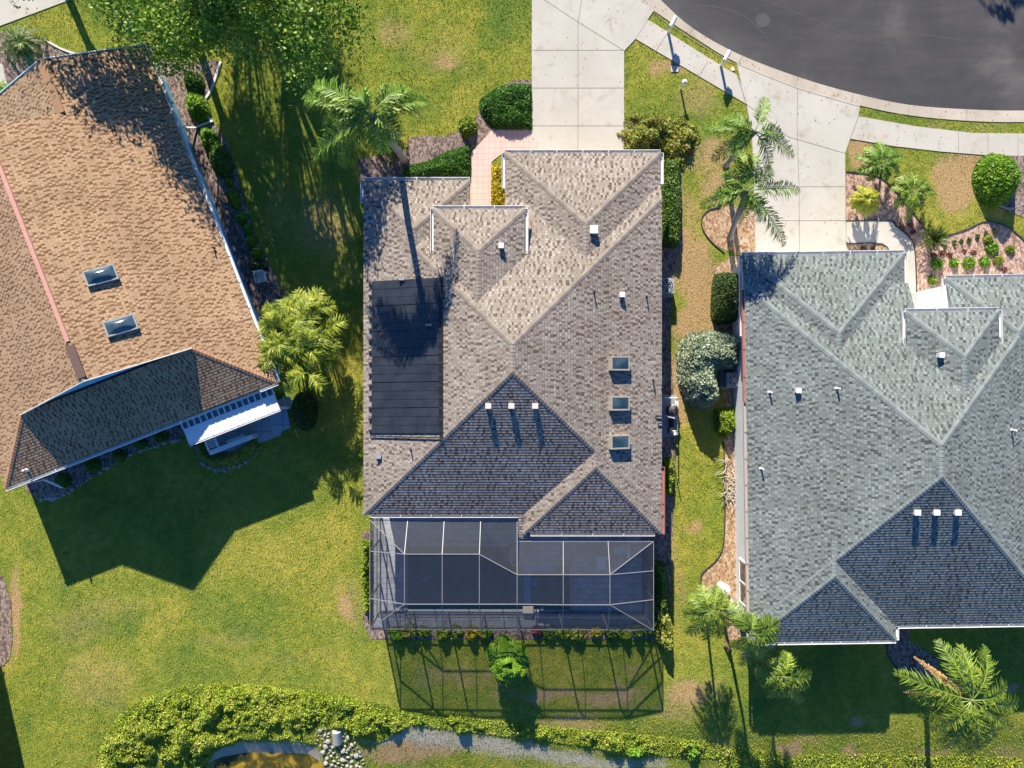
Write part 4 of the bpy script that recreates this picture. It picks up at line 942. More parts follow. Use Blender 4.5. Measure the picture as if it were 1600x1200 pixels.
# ------------------------------------------------------------------ letter boxes, post light, bits
def mailbox(px, py, label, rz):
    t = empty('mailbox', P(px, py, .0), label, 'mailbox', 'white letter boxes on the pavement edge', rz)
    mb = MB(); mb.box(-.05, -.05, 0, .05, .05, 1.06); mb.build('post', M['white'], t)
    mb = MB(); n = 8; prof = [(-.10, .84), (.10, .84), (.10, .98)] + [(.10 * math.cos(k * PI / n), .98 + .10 * math.sin(k * PI / n)) for k in range(1, n)] + [(-.10, .98)]
    L0, L1 = -.18, .36
    mb.face([V3(x, L0, z) for x, z in prof]); mb.face([V3(x, L1, z) for x, z in prof[::-1]])
    for k in range(len(prof)): a = prof[k]; b = prof[(k + 1) % len(prof)]; mb.face([V3(a[0], L0, a[1]), V3(a[0], L1, a[1]), V3(b[0], L1, b[1]), V3(b[0], L0, b[1])])
    mb.build('letter_box', M['white'], t)
    mb = MB(); mb.box(-.04, -.22, .74, .04, .26, .83); mb.build('bracket', M['white'], t)
    mb = MB(); mb.box(.105, .1, .95, .12, .14, 1.12); mb.build('flag', M['copper'], t)
mailbox(1044, 51, 'left one of the two white letter boxes by the kerb', -.5); mailbox(1126, 103, 'right one of the two white letter boxes by the kerb', -.5)
t = empty('lamp_post', P(1063.5, 139, 0), 'short white lamp post on the lawn below the left letter box', 'lamp post')
mb = MB(); mb.tube([V3(0, 0, 0), V3(0, 0, .75)], .05, 10); mb.build('post', M['white'], t)
mb = MB(); mb.tube([V3(0, 0, .72), V3(0, 0, .76), V3(0, 0, .90), V3(0, 0, .97)], [.06, .12, .13, .03], 12); mb.build('lamp_shade', M['white'], t)
mb = MB(); a = P(1145, 108, .05); mb.tube([V3(a.x, a.y, 0), V3(a.x, a.y, .06)], .09, 14); mb.build('valve_cover', M['white']); tag(D.objects['valve_cover'], 'small round white valve cover at the kerb grass end', 'valve cover')
mb = MB(); a = P(1054, 108, 0); mb.box(a.x - .2, a.y - .15, 0, a.x + .2, a.y + .15, .04); o = mb.build('pavement_slab', M['conc']); tag(o, 'small concrete slab at the pavement edge', 'slab')
t = empty('bird_bath', P(1126, 915, 0), 'white bird bath on the orange bed near the white wall', 'bird bath')
mb = MB(); mb.tube([V3(0, 0, 0), V3(0, 0, .08), V3(0, 0, .12), V3(0, 0, .6)], [.22, .2, .09, .08], 14); mb.build('pedestal', M['white'], t)
mb = MB(); mb.tube([V3(0, 0, .58), V3(0, 0, .70), V3(0, 0, .72), V3(0, 0, .66)], [.1, .30, .26, .06], 18); mb.build('bowl', M['white'], t)
t = empty('garden_arch', P(1141, 925, 0), 'white leaning rail running from the bird bath to the house wall', 'rail')
mb = MB(); a = P(1131, 922, 0) - t.location; b = P(1150, 950, .4) - t.location; mb.bar(V3(a.x, a.y, .3), V3(b.x, b.y, .5), .12, .07); mb.bar(V3(b.x, b.y, 0), V3(b.x, b.y, .5), .07, .07); mb.bar(V3(a.x, a.y, 0), V3(a.x, a.y, .35), .07, .07); mb.build('rail', M['white'], t); t.name = 'garden_rail'
mb = MB(); a = PG(527, 1150); mb.tube([a - V3(0, .4, .15), a + V3(0, .35, .12)], [.26, .24], 14); o = mb.build('drain_pipe', M['conc'], smooth=False); tag(o, 'rounded concrete drain outlet above the white stones', 'drain')
# timber stake by bottom palms
mb = MB(); a = P(1136, 1008, .3); mb.bar(a + V3(-.15, .3, 0), a + V3(.2, -.3, .1), .1, .08); mb.bar(a + V3(.0, -.25, -.25), a + V3(.1, -.2, .1), .1, .08); o = mb.build('timber_stump', M['brick']); tag(o, 'reddish timber piece lying beside the crownshaft palms', 'timber')
#VEG
# ------------------------------------------------------------------ vegetation
def leafquads(C, size, up=.7, aspect=.55, spread=1.0, rng=RNG):
    n = len(C); nrm = rng.normal(0, spread, (n, 3)); nrm[:, 2] = np.abs(nrm[:, 2]) * .6 + up; nrm /= np.linalg.norm(nrm, axis=1)[:, None]
    t = rng.normal(0, 1, (n, 3)); t -= (t * nrm).sum(1)[:, None] * nrm; t /= np.linalg.norm(t, axis=1)[:, None]
    b = np.cross(nrm, t); s = size * rng.uniform(.6, 1.3, (n, 1)); C = np.asarray(C)
    return np.stack([C - t * s, C + b * s * aspect - nrm * s * .15, C + t * s, C - b * s * aspect - nrm * s * .15], 1)
def inpoly(poly, n, rng=RNG):
    xs = [p[0] for p in poly]; ys = [p[1] for p in poly]; out = np.zeros((0, 2))
    while len(out) < n:
        q = np.stack([rng.uniform(min(xs), max(xs), n * 2), rng.uniform(min(ys), max(ys), n * 2)], 1)
        out = np.concatenate([out, q[pip(poly, q[:, 0], q[:, 1])]])
    return out[:n]
def circ(px, py, rx, ry=None, n=22, j=.06, rot=0):
    ry = ry or rx; o = []
    for k in range(n):
        a = 2 * PI * k / n; r = 1 + random.uniform(-j, j); x = rx * r * math.cos(a); y = ry * r * math.sin(a)
        o.append((px + x * math.cos(rot) - y * math.sin(rot), py + x * math.sin(rot) + y * math.cos(rot)))
    return o
def shrub(name, label, cat, pxpoly, h, mat, n, leaf=.07, r=.45, lump=.12, group=None, z0=None, accent=None, kind=None, topz=True, spread=1.0, aspect=.55):
    hm_ = h * .7 if topz else 0
    cx = sum(p[0] for p in pxpoly) / len(pxpoly); cy = sum(p[1] for p in pxpoly) / len(pxpoly)
    pol = [P2(a, b, hm_) for a, b in pxpoly]; base = P(cx, cy, hm_); base.z = float(G(base.x, base.y))
    pts = inpoly(pol, n); d = pdist(pol, pts[:, 0], pts[:, 1])
    prof = lambda d, X, Y: (1 - np.exp(-d / (r * .5))) * h * (.85 + .15 * np.tanh(d / r)) + vnoise(X, Y, .75, 2) * lump * np.clip(d / .25, 0, 1)
    zt = prof(d, pts[:, 0], pts[:, 1]); gz = G(pts[:, 0], pts[:, 1])
    z = zt - np.abs(RNG.normal(0, .10 * min(1, h), n)) - RNG.uniform(0, 1, n) ** 3 * zt * .45 + RNG.normal(0, .03, n)
    C = np.stack([pts[:, 0], pts[:, 1], gz + np.maximum(z, .03)], 1) - np.array(base)
    t = D.objects.new(name, None) if kind is None else None
    Q = leafquads(C, leaf, spread=spread, aspect=aspect)
    if kind:
        o = quads_obj(name, Q, M[mat], None, base); tag(o, label, cat, group, kind); return o
    COL.objects.link(t); t.location = base; tag(t, label, cat, group)
    quads_obj('foliage', Q, M[mat], t)
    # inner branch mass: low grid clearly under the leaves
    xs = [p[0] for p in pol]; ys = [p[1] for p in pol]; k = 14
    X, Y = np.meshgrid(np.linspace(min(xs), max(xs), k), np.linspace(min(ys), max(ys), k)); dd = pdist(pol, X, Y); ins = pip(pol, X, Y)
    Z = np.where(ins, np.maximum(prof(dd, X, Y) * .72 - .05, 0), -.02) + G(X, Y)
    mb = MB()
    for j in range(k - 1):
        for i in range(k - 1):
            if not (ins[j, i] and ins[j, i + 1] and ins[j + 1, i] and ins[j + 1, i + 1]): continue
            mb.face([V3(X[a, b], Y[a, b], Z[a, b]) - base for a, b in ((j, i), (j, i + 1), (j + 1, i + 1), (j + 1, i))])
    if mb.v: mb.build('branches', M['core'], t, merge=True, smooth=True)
    if accent:
        am, an, asz = accent; pp = inpoly(pol, an); dd = pdist(pol, pp[:, 0], pp[:, 1]); zz = prof(dd, pp[:, 0], pp[:, 1]) + G(pp[:, 0], pp[:, 1]) + .03
        tag(quads_obj('flower', leafquads(np.stack([pp[:, 0], pp[:, 1], zz], 1) - np.array(base), asz), M[am], t), kind='stuff')
    return t
S = shrub
S('juniper', 'big dark green juniper mound beside the driveway edge', 'shrub', [(750, 150), (775, 132), (800, 126), (831, 127), (832, 198), (772, 198), (756, 182), (748, 165)], .65, 'lf_jun', 11000, .075, .5, .12, aspect=.35, spread=1.5)
S('juniper', 'dark green juniper mass between pink path and the small front roof', 'shrub', [(630, 258), (668, 248), (700, 232), (735, 222), (735, 282), (625, 282)], .6, 'lf_jun', 9000, .075, .5, .12, aspect=.35, spread=1.5)
S('round_shrub', 'lime green round shrub alone on dark mulch above the pink path', 'shrub', circ(730, 193, 16, 17, j=.14), .75, 'lf_lime', 1800, .07, .4)
S('croton_hedge', 'bright yellow hedge strip between pink path and garage wall', 'hedge', [(768, 254), (790, 254), (792, 326), (767, 326)], .8, 'lf_yel', 3600, .07, .25, .08)
S('bougainvillea', 'sprawling yellow green bougainvillea with red bracts beside the driveway', 'shrub', [(962, 207), (976, 198), (976, 182), (992, 172), (1012, 178), (1034, 170), (1050, 182), (1072, 178), (1090, 192), (1098, 212), (1088, 232), (1078, 240), (1072, 262), (1060, 268), (1048, 252), (1030, 236), (976, 234), (976, 212)], .6, 'lf_boug', 6500, .065, 1.0, .42, accent=('lf_red', 22, .10))
S('clipped_hedge', 'clipped green hedge along the garage right wall', 'hedge', [(1036, 246), (1065, 246), (1067, 300), (1066, 378), (1056, 384), (1036, 380)], 1.1, 'lf_hedge', 9000, .055, .2, .05)
S('clipped_hedge', 'tall dark clipped shrub by the white wall corner, above the silver shrub', 'hedge', [(1121, 440), (1125, 424), (1140, 421), (1158, 424), (1160, 470), (1155, 502), (1125, 506), (1119, 490)], 1.5, 'lf_dark', 8500, .05, .25, .05)
S('silver_shrub', 'large silvery variegated shrub with a notch round the air conditioner', 'shrub', [(1066, 555), (1072, 530), (1090, 517), (1120, 513), (1150, 517), (1164, 528), (1163, 560), (1155, 578), (1130, 580), (1131, 600), (1134, 622), (1118, 640), (1096, 640), (1078, 625), (1068, 595)], 1.9, 'lf_silver', 15000, .085, .5, .2)
S('shrub', 'small yellow green shrub just below the silver shrub', 'shrub', [(1122, 640), (1152, 636), (1155, 668), (1140, 686), (1122, 676)], .9, 'lf_lime', 2600, .06, .4)
S('round_shrub', 'very big clipped ball shrub at the right edge', 'shrub', circ(1578, 272, 34, 44, j=.03), 1.8, 'lf_bright', 12000, .06, .9, .06)
S('round_shrub', 'oval dark clipped shrub beside the patio slabs', 'shrub', circ(468, 643, 21, 31, j=.02, rot=-.1), 1.4, 'lf_dark', 6500, .045, .5, .03)
S('shrub', 'yellow green shrub wrapping the white half wall', 'shrub', [(302, 695), (322, 692), (328, 712), (352, 712), (398, 684), (402, 700), (390, 718), (360, 730), (330, 732), (308, 718)], .55, 'lf_boug', 5200, .06, .3)
for i, (x, y, r) in enumerate(((93, 752, 13), (140, 728, 13), (182, 713, 11), (216, 694, 10), (247, 683, 11))):
    S('shrub', ['leftmost', 'second from left', 'middle', 'second from right', 'rightmost'][i] + ' of the low green shrubs behind the tan roofed house', 'shrub', circ(x, y, r, r * .85), .5, 'lf_hedge', 1100, .07, .3, group='low shrubs behind the tan roofed house')
for i, (x, y, rx, ry, mt) in enumerate(((296, 122, 15, 18, 'lf_hedge'), (301, 160, 17, 24, 'lf_bright'), (322, 215, 13, 24, 'lf_bright'), (338, 245, 16, 28, 'lf_hedge'), (354, 282, 6, 7, 'lf_lime'), (361, 308, 9, 16, 'lf_lime'), (373, 338, 9, 9, 'lf_bright'), (383, 355, 7, 9, 'lf_bright'), (388, 375, 9, 9, 'lf_bright'), (397, 393, 9, 9, 'lf_bright'), (398, 416, 14, 12, 'lf_dark'))):
    S('shrub', ['first', 'second', 'third', 'fourth', 'fifth', 'sixth', 'seventh', 'eighth', 'ninth', 'tenth', 'eleventh'][i] + ' shrub from the top along the blue wall', 'shrub', circ(x, y, rx, ry, rot=-.35), .35 + rx * .04, mt, int(120 + rx * ry * 9), .075, .4, group='shrubs along the blue wall')
# side and rear planting of the enclosure
S('hedge', 'bright green leafy hedge against the left screen wall', 'hedge', [(562, 850), (577, 846), (577, 960), (566, 962), (560, 900)], 1.0, 'lf_lime', 3200, .085, .35, .15)
S('hedge', 'dark leafy hedge against the right screen wall', 'hedge', [(1024, 880), (1044, 885), (1048, 930), (1046, 975), (1024, 985)], 1.0, 'lf_hedge', 3200, .085, .35, .15)
S('shrub', 'tall yellow green shrub at the right rear corner of the screen enclosure', 'shrub', [(1030, 960), (1046, 952), (1056, 985), (1056, 1020), (1040, 1026), (1028, 1005)], 1.3, 'lf_boug', 2600, .085, .4, .2)
S('shrub', 'yellow green shrub by the copper gutter on the right', 'shrub', [(1036, 718), (1055, 716), (1058, 750), (1054, 775), (1040, 778)], .9, 'lf_lime', 1900, .07, .35)
S('shrub', 'small green shrub at the left wall corner of the brown roofed house', 'shrub', circ(563, 712, 6, 8), .6, 'lf_lime', 300, .08, .3)
rw = [(615, 'lf_bright'), (638, 'lf_boug'), (662, 'lf_lime'), (690, 'lf_lime'), (712, 'lf_boug'), (738, 'lf_yel'), (762, 'lf_bright'), (838, 'lf_purple'), (860, 'lf_hedge'), (882, 'lf_lime'), (905, 'lf_boug'), (935, 'lf_yel'), (958, 'lf_hedge'), (978, 'lf_lime'), (1000, 'lf_hedge'), (1020, 'lf_hedge')]
onm = ['first', 'second', 'third', 'fourth', 'fifth', 'sixth', 'seventh', 'eighth', 'ninth', 'tenth', 'eleventh', 'twelfth', 'thirteenth', 'fourteenth', 'fifteenth', 'sixteenth']
for i, (x, mt) in enumerate(rw):
    S('shrub', onm[i] + ' shrub from the left along the rear screen wall', 'shrub', circ(x + random.uniform(-3, 3), 993 + random.uniform(-3, 3), random.uniform(9, 16), random.uniform(7, 12), j=.2), random.uniform(.5, .95), mt, 750, .075, .3, .15, group='shrubs along the rear screen wall', accent=('lf_red', 14, .08) if mt in ('lf_purple',) or i == 6 else None)
# small plants in the pinkish bed
sp = [(1468, 411, 9, 'lf_bright'), (1494, 410, 7, 'lf_bright'), (1518, 410, 10, 'lf_bright'), (1543, 408, 9, 'lf_bright'), (1554, 386, 11, 'lf_bright'), (1583, 389, 7, 'lf_lime'), (1548, 372, 8, 'lf_boug'), (1564, 405, 8, 'lf_boug'), (1461, 437, 7, 'lf_lime')]
for i, (x, y, r, mt) in enumerate(sp):
    S('small_shrub', ['first of the four green tufts in a row from the left', 'second of the four green tufts in a row from the left', 'third of the four green tufts in a row from the left', 'fourth of the four green tufts in a row from the left', 'larger green shrub above the row of four tufts', 'pale green sprout at the right of the pinkish bed', 'olive sprout near the top edge of the pinkish bed', 'loose yellowish plant right of the row of tufts', 'lime tuft nearest the porch of the grey roofed house'][i], 'shrub', circ(x, y, r, r), .38, mt, 420, .06, .2, group='small shrubs in the pinkish bed')
for i, (x, y) in enumerate(((1478, 384), (1493, 379), (1504, 377), (1516, 375), (1529, 370), (1542, 365), (1556, 362))):
    S('seedling', onm[i] + ' from the left in the curved line of brownish seedlings', 'seedling', circ(x, y, 3, 5), .2, 'lf_dark', 70, .05, .1, group='seedlings in the pinkish bed')
for i, (x, y) in enumerate(((1473, 395), (1484, 397), (1508, 392), (1522, 394), (1460, 398), (1580, 430), (1570, 420), (1424, 352), (1411, 355), (1427, 362), (1350, 389), (1365, 390))):
    S('seedling', 'low reddish sprig on the mulch before the grey roofed house', 'seedling', circ(x, y, 5, 4), .12, 'lf_purple', 60, .05, .1, group='reddish sprigs on the mulch')
# bank growth (uncountable)
S('bank_growth', 'thick weedy green growth on the pond bank', 'ground cover', [(148, 1215), (158, 1160), (185, 1118), (225, 1090), (285, 1072), (360, 1066), (440, 1074), (520, 1082), (590, 1098), (632, 1110), (640, 1135), (620, 1150), (590, 1165), (545, 1158), (535, 1140), (495, 1142), (492, 1168), (440, 1161), (375, 1160), (332, 1180), (306, 1215)], .34, 'bank', 80000, .045, 1.5, .24, kind='stuff', topz=False, spread=1.2)
S('bank_growth', 'low weeds in the shade behind the screen enclosure', 'ground cover', [(640, 1112), (700, 1110), (760, 1125), (830, 1135), (900, 1140), (1000, 1150), (1080, 1160), (1130, 1168), (1130, 1195), (1050, 1190), (960, 1182), (900, 1170), (830, 1160), (760, 1150), (690, 1140), (640, 1135)], .16, 'bank', 15000, .045, .8, .25, kind='stuff', topz=False, spread=1.2)
S('bank_growth', 'low weeds along the bottom edge by the crownshaft palms', 'ground cover', [(1130, 1172), (1250, 1188), (1400, 1185), (1500, 1190), (1600, 1192), (1640, 1230), (1130, 1230)], .16, 'bank', 9000, .045, .8, .25, kind='stuff', topz=False, spread=1.2)
S('broadleaf_weed', 'bright broad leafed weed on the bank right of the white sand', 'weed', circ(995, 1185, 16, 9), .45, 'lf_bright', 260, .14, .3); S('broadleaf_weed', 'broad leafed weed at the bottom below the crownshaft palms', 'weed', circ(1090, 1188, 8, 14), .45, 'lf_bright', 200, .14, .3); S('broadleaf_weed', 'yellow leaved plant standing in the white sand', 'weed', circ(722, 1145, 12, 9), .5, 'lf_lime', 160, .13, .3)
for (x, y) in ((1142, 745),):
    mb = MB(); B = P(x, y); t = empty('dead_shrub', B, 'bare twiggy dead shrub by the white wall', 'dead shrub')
    for i in range(46):
        a = random.uniform(0, 2 * PI); p = V3(random.uniform(-.35, .25), random.uniform(-1.3, 1.0), .02); pts = [p]
        for k in range(4): a += random.uniform(-.8, .8); p = p + V3(math.cos(a) * .2, math.sin(a) * .2, random.uniform(-.03, .14)); pts.append(p)
        mb.tube(pts, [.022, .018, .014, .01, .006], 5, False)
    mb.build('branches', M['sand'], t)
# ---- palms
def frond(mb_, C, T_, lift, nl=42, ll=.75, wl=.045, droop=.5, rw=.03, bare=.16, Q=None, rng=random, twist=0):
    C = Vector(C); T_ = Vector(T_); mid = (C + T_) / 2 + Vector((0, 0, lift)); L = (T_ - C).length
    f = lambda t: C * (1 - t) ** 2 + mid * 2 * t * (1 - t) + T_ * t * t
    pts = [f(k / 10) for k in range(11)]; mb_.tube(pts, [rw * (1 - .85 * k / 10) for k in range(11)], 5, False)
    for i in range(nl):
        t = bare + (1 - bare) * (i + .5) / nl; p = f(t); d = (f(min(1, t + .03)) - f(t - .03)).normalized()
        sd = d.cross(Vector((0, 0, 1))).normalized(); u = sd.cross(d)
        ln = ll * math.sin(PI * (.18 + .78 * (i + .5) / nl)) ** .7 * rng.uniform(.85, 1.1)
        for s in (-1, 1):
            dr = (sd * s * rng.uniform(.7, 1.0) + d * rng.uniform(.25, 1.0) + u * rng.uniform(-.15, .45)).normalized(); ln *= rng.uniform(.75, 1.1)
            q1 = p + dr * ln * .5; dn = Vector((0, 0, -1)) * droop * rng.uniform(.6, 1.3)
            q2 = q1 + (dr + dn).normalized() * ln * .5
            wv_ = dr.cross(u).normalized() * wl * .5
            if Q is not None:
                Q.append((p - wv_ * .5, p + wv_ * .5, q1 + wv_, q1 - wv_)); Q.append((q1 - wv_, q1 + wv_, q2 + wv_ * .15, q2 - wv_ * .15))
def palm(name, label, base, crown, h, tips, mat='lf_palm', lift=.7, tdrop=.5, ll=.8, nl=46, droop=.55, tr=.13, tm='ptrunk', cat='palm tree', shaft=False, group=None, wl=.05, dead=(), deadlab=None):
    B = PG(*base); C = P(crown[0], crown[1], B.z + h)
    t = empty(name, B, label, cat, group); Cl = C - B; pts = [Cl * k / 6 + Vector((0, 0, 0)) for k in range(7)]
    mb = MB(); rd = [tr * (1.35 if k == 0 else 1.08 - .05 * k) for k in range(7)]; mb.tube(pts, rd, 10); mb.build('trunk', M[tm], t, smooth=True)
    if shaft or h > 2.5:
        mb = MB(); mb.tube([Cl - Vector((0, 0, .5)), Cl + Vector((0, 0, .05)), Cl + Vector((0, 0, .3))], [tr * .95, tr * 1.0, tr * .3], 10); mb.build('crown_shaft', M['gtrunk'], t, smooth=True)
    for i, tp in enumerate(tips):
        z = B.z + h - (tp[2] if len(tp) > 2 else tdrop); T_ = P(tp[0], tp[1], z) - B
        if (T_ - Cl).length < .2: T_ = T_ + Vector((.2, 0, .2))
        mb = MB(); Q = []; frond(mb, Cl + Vector((0, 0, .15)), T_, lift, nl, ll, wl, droop, Q=Q)
        r_ = mb.build('frond', M['rachis'], t)
        quads_obj('leaflets', np.array([[tuple(v) for v in q] for q in Q]), M[mat], r_)
    for tp in dead:
        T_ = P(tp[0], tp[1], B.z + h - tp[2]) - B; mb = MB(); Q = []
        frond(mb, Cl + Vector((0, 0, -.1)), T_, .1, 26, .25, .07, 1.0, .05, Q=Q)
        r_ = mb.build('dead_frond', M['lf_dead'], t); quads_obj('leaflets', np.array([[tuple(v) for v in q] for q in Q]), M['lf_dead'], r_)
    return t
palm('queen_palm', 'tall queen palm before the small front roof, casting its shadow on the brown roof', (632, 250), (583, 183), 8.7,
     [(474, 152, 1.3), (492, 132, .9), (520, 165, .9), (670, 160, 1.5), (640, 138, .9), (488, 248, 1.8), (532, 258, 1.9), (600, 238, 1.6), (560, 150, .2), (625, 215, 1.3), (505, 190, 1.4)], lift=1.1, ll=1.0, nl=64, droop=1.5, tr=.17, wl=.045)
mb = MB(); a = P(598, 205, 5.9); b = P(630, 246, 3.9)
palm('queen_palm', 'upper one of the two queen palms beside the grey roofed house driveway', (1134, 258), (1177, 208), 6.2,
     [(1196, 152, 1.0), (1240, 245, 1.4), (1203, 265, 1.6), (1222, 212, .8), (1098, 200, 1.3), (1112, 250, 1.5), (1140, 232, 1.5), (1130, 185, .7)], lift=.8, ll=.72, nl=52, droop=1.6, tr=.13, mat='lf_palm', wl=.038)
palm('queen_palm', 'lower queen palm with long fronds over the driveway edge and grey roof corner', (1140, 372), (1165, 300), 5.2,
     [(1095, 322, 1.3), (1250, 298, 1.3), (1226, 384, 1.7), (1190, 345, 1.3), (1205, 262, .9), (1150, 232, .8), (1178, 240, .8), (1120, 300, 1.0), (1130, 270, 1.0), (1158, 345, 1.8)], lift=.9, ll=.78, nl=56, droop=1.3, tr=.13, wl=.04)
def radial(px, py, r, n, jit=.15, a0=0, drop=.4):
    return [(px + r * random.uniform(1 - jit, 1 + jit) * math.cos(a0 + 2 * PI * k / n + random.uniform(-.12, .12)), py + r * random.uniform(1 - jit, 1 + jit) * math.sin(a0 + 2 * PI * k / n + random.uniform(-.12, .12)), drop * random.uniform(.3, 1.6)) for k in range(n)]
palm('crownshaft_palm', 'leftmost slender palm on the rear lawn, beside the orange bed', (1100, 935), (1110, 957), 3.7, [(1078, 930, .6), (1068, 958, .7), (1073, 990, .8), (1100, 1000, .9), (1128, 995, .9), (1145, 975, .7), (1135, 925, .5), (1120, 915, .4), (1095, 915, .5)], lift=.45, ll=.56, nl=46, droop=.5, tr=.07, tm='gtrunk', shaft=True, mat='lf_palm2', wl=.04)
palm('crownshaft_palm', 'middle slender palm touching the corner of the grey roof', (1128, 958), (1170, 988), 4.6, [(1142, 942, .5), (1150, 960, .8), (1205, 965, .6), (1218, 972, .5), (1212, 1010, .9), (1190, 1030, .9), (1160, 1040, 1.0), (1145, 1012, .8), (1215, 990, .5), (1175, 960, .2)], lift=.5, ll=.64, nl=50, droop=.5, tr=.08, tm='gtrunk', shaft=True, mat='lf_palm2', wl=.042)
palm('crownshaft_palm', 'small palm in the roof shade right of the slender pair', (1180, 1020), (1222, 1055), 3.4, [(1178, 1048, .5), (1192, 1075, .7), (1225, 1090, .7), (1250, 1100, .9), (1268, 1055, .6), (1262, 1075, .7), (1230, 1020, .4), (1210, 1030, .4), (1200, 1090, .8)], lift=.5, ll=.60, nl=46, droop=.5, tr=.07, tm='gtrunk', shaft=True, mat='lf_palm2', wl=.042)
palm('queen_palm', 'big palm with dead brown fronds at the lower right', (1437, 1035), (1515, 1092), 5.2,
     [(1398, 1050, 1.0), (1465, 1000, .8), (1500, 1008, .7), (1540, 1010, .7), (1590, 1098, 1.0), (1572, 1070, .8), (1560, 1125, 1.0), (1545, 1160, 1.3), (1500, 1178, 1.3), (1462, 1160, 1.3), (1435, 1120, 1.2), (1420, 1085, 1.3), (1520, 1150, 1.2), (1482, 1150, .7), (1530, 1172, .8), (1450, 1140, .7), (1580, 1140, 1.1), (1475, 1170, 1.0), (1515, 1180, .8)], lift=.9, ll=.78, nl=60, droop=.8, tr=.15, mat='lf_palm2', wl=.04, dead=[(1428, 1026, 1.0), (1412, 1082, 1.4), (1450, 1040, .9), (1455, 1050, 1.4)])
palm('pygmy_palm', 'upper small feathery palm on the front lawn of the grey roofed house', (1378, 262), (1374, 258), 1.1, [(1340, 268, .4), (1336, 245, .4), (1350, 232, .2), (1372, 222, .1), (1392, 232, .2), (1410, 245, .3), (1405, 270, .5), (1385, 285, .6), (1355, 282, .5)], lift=.5, ll=.42, nl=34, droop=.4, tr=.06, wl=.05, mat='lf_palm', tm='trunk')
palm('pygmy_palm', 'lower small feathery palm beside the dark curved edging', (1424, 300), (1423, 303), 1.0, [(1390, 290, .3), (1398, 322, .4), (1418, 345, .4), (1440, 328, .4), (1460, 300, .3), (1448, 282, .2), (1424, 270, .1), (1400, 275, .2)], lift=.45, ll=.42, nl=32, droop=.4, tr=.06, wl=.055, mat='lf_palm2', tm='trunk')
palm('pygmy_palm', 'golden green bushy palm on pinkish mulch at the driveway edge', (1354, 305), (1353, 312), 1.3, radial(1352, 314, 25, 15, drop=.45) + radial(1352, 314, 14, 7, drop=.1), lift=.35, ll=.28, nl=30, droop=.5, tr=.06, mat='lf_gold', wl=.05, tm='trunk')
palm('sago_palm', 'large sago palm at the top left corner', (38, 75), (36, 70), .9, radial(36, 72, 38, 20, drop=.5) + radial(36, 72, 22, 10, drop=.1), mat='lf_sago', lift=.45, ll=.22, nl=36, droop=.15, tr=.16, wl=.035, tm='trunk', cat='sago palm')
palm('sago_palm', 'sago palm under the tall queen palm in the front bed', (610, 222), (608, 222), .8, radial(606, 224, 32, 20, drop=.5) + radial(606, 224, 18, 9, drop=.1), mat='lf_sago', lift=.45, ll=.22, nl=34, droop=.15, tr=.16, wl=.035, tm='trunk', cat='sago palm')
palm('small_palm', 'green rosette plant at the left edge, beside the white path', (8, 140), (8, 138), .5, radial(6, 140, 14, 9, drop=.3), mat='lf_palm', lift=.2, ll=.15, nl=16, droop=.2, tr=.05, tm='trunk', cat='plant')
# yucca: blades only
def rosette(name, label, cat, px, py, r, n, mat, h=.5, wd=.05):
    B = PG(px, py); Q = []
    for i in range(n):
        a = random.uniform(0, 2 * PI); el = random.uniform(.15, 1.35); L = r * random.uniform(.75, 1.1)
        d = Vector((math.cos(a) * math.cos(el), math.sin(a) * math.cos(el), math.sin(el))); s_ = d.cross(Vector((0, 0, 1))).normalized() * wd * .5
        p0 = Vector((0, 0, h * random.uniform(.3, 1))); p1 = p0 + d * L * .6; p2 = p1 + (d + Vector((0, 0, -.35))).normalized() * L * .4
        Q += [(p0 - s_ * .6, p0 + s_ * .6, p1 + s_, p1 - s_), (p1 - s_, p1 + s_, p2 + s_ * .1, p2 - s_ * .1)]
    t = empty(name, B, label, cat); quads_obj('blades', np.array([[tuple(v) for v in q] for q in Q]), M[mat], t)
    mb = MB(); mb.tube([V3(0, 0, 0), V3(0, 0, h)], [.12, .09], 8); mb.build('trunk', M['trunk'], t)
rosette('yucca', 'spiky dark yucca at the corner of the angled concrete path', 'yucca', 1448, 378, .85, 170, 'lf_sago', .7, .05)
# areca cluster by the left house
def clump(name, label, px, py, rx, ry, h, n, mat, ll, cat='palm', fl=1.6):
    B = PG(px, py); t = empty(name, B, label, cat); mb = MB()
    for i in range(n):
        a = random.uniform(0, 2 * PI); rr = math.sqrt(random.random()); hh = h * random.uniform(.55, 1.0); ctr = V3(0, 0, 0)
        cx = px + rx * .62 * rr * math.cos(a); cy = py + ry * .62 * rr * math.sin(a); C = P(cx, cy, hh) - B
        mb.tube([V3(C.x * .7, C.y * .7, 0), V3(C.x * .85, C.y * .85, hh * .5), C], [.045, .04, .03], 6)
        for k in range(5):
            b = random.uniform(0, 2 * PI) if k else a + random.uniform(-.5, .5); L = fl * random.uniform(.6, 1)
            T_ = C + V3(math.cos(b) * L * .8, -math.sin(b) * L * .8, random.uniform(-.5, .35)); Q = []; m2 = MB()
            frond(m2, C, T_, .45, 26, ll, .042, .35, .018, Q=Q)
            fr = m2.build('frond', M['rachis'], t); quads_obj('leaflets', np.array([[tuple(v) for v in q] for q in Q]), M[mat], fr)
    mb.build('stem', M['gtrunk'], t)
clump('areca_palm', 'dense clump of yellow green areca palms at the corner of the blue wall', 468, 532, 64, 92, 3.3, 24, 'lf_palm3', .6, 'palm clump', 1.6)
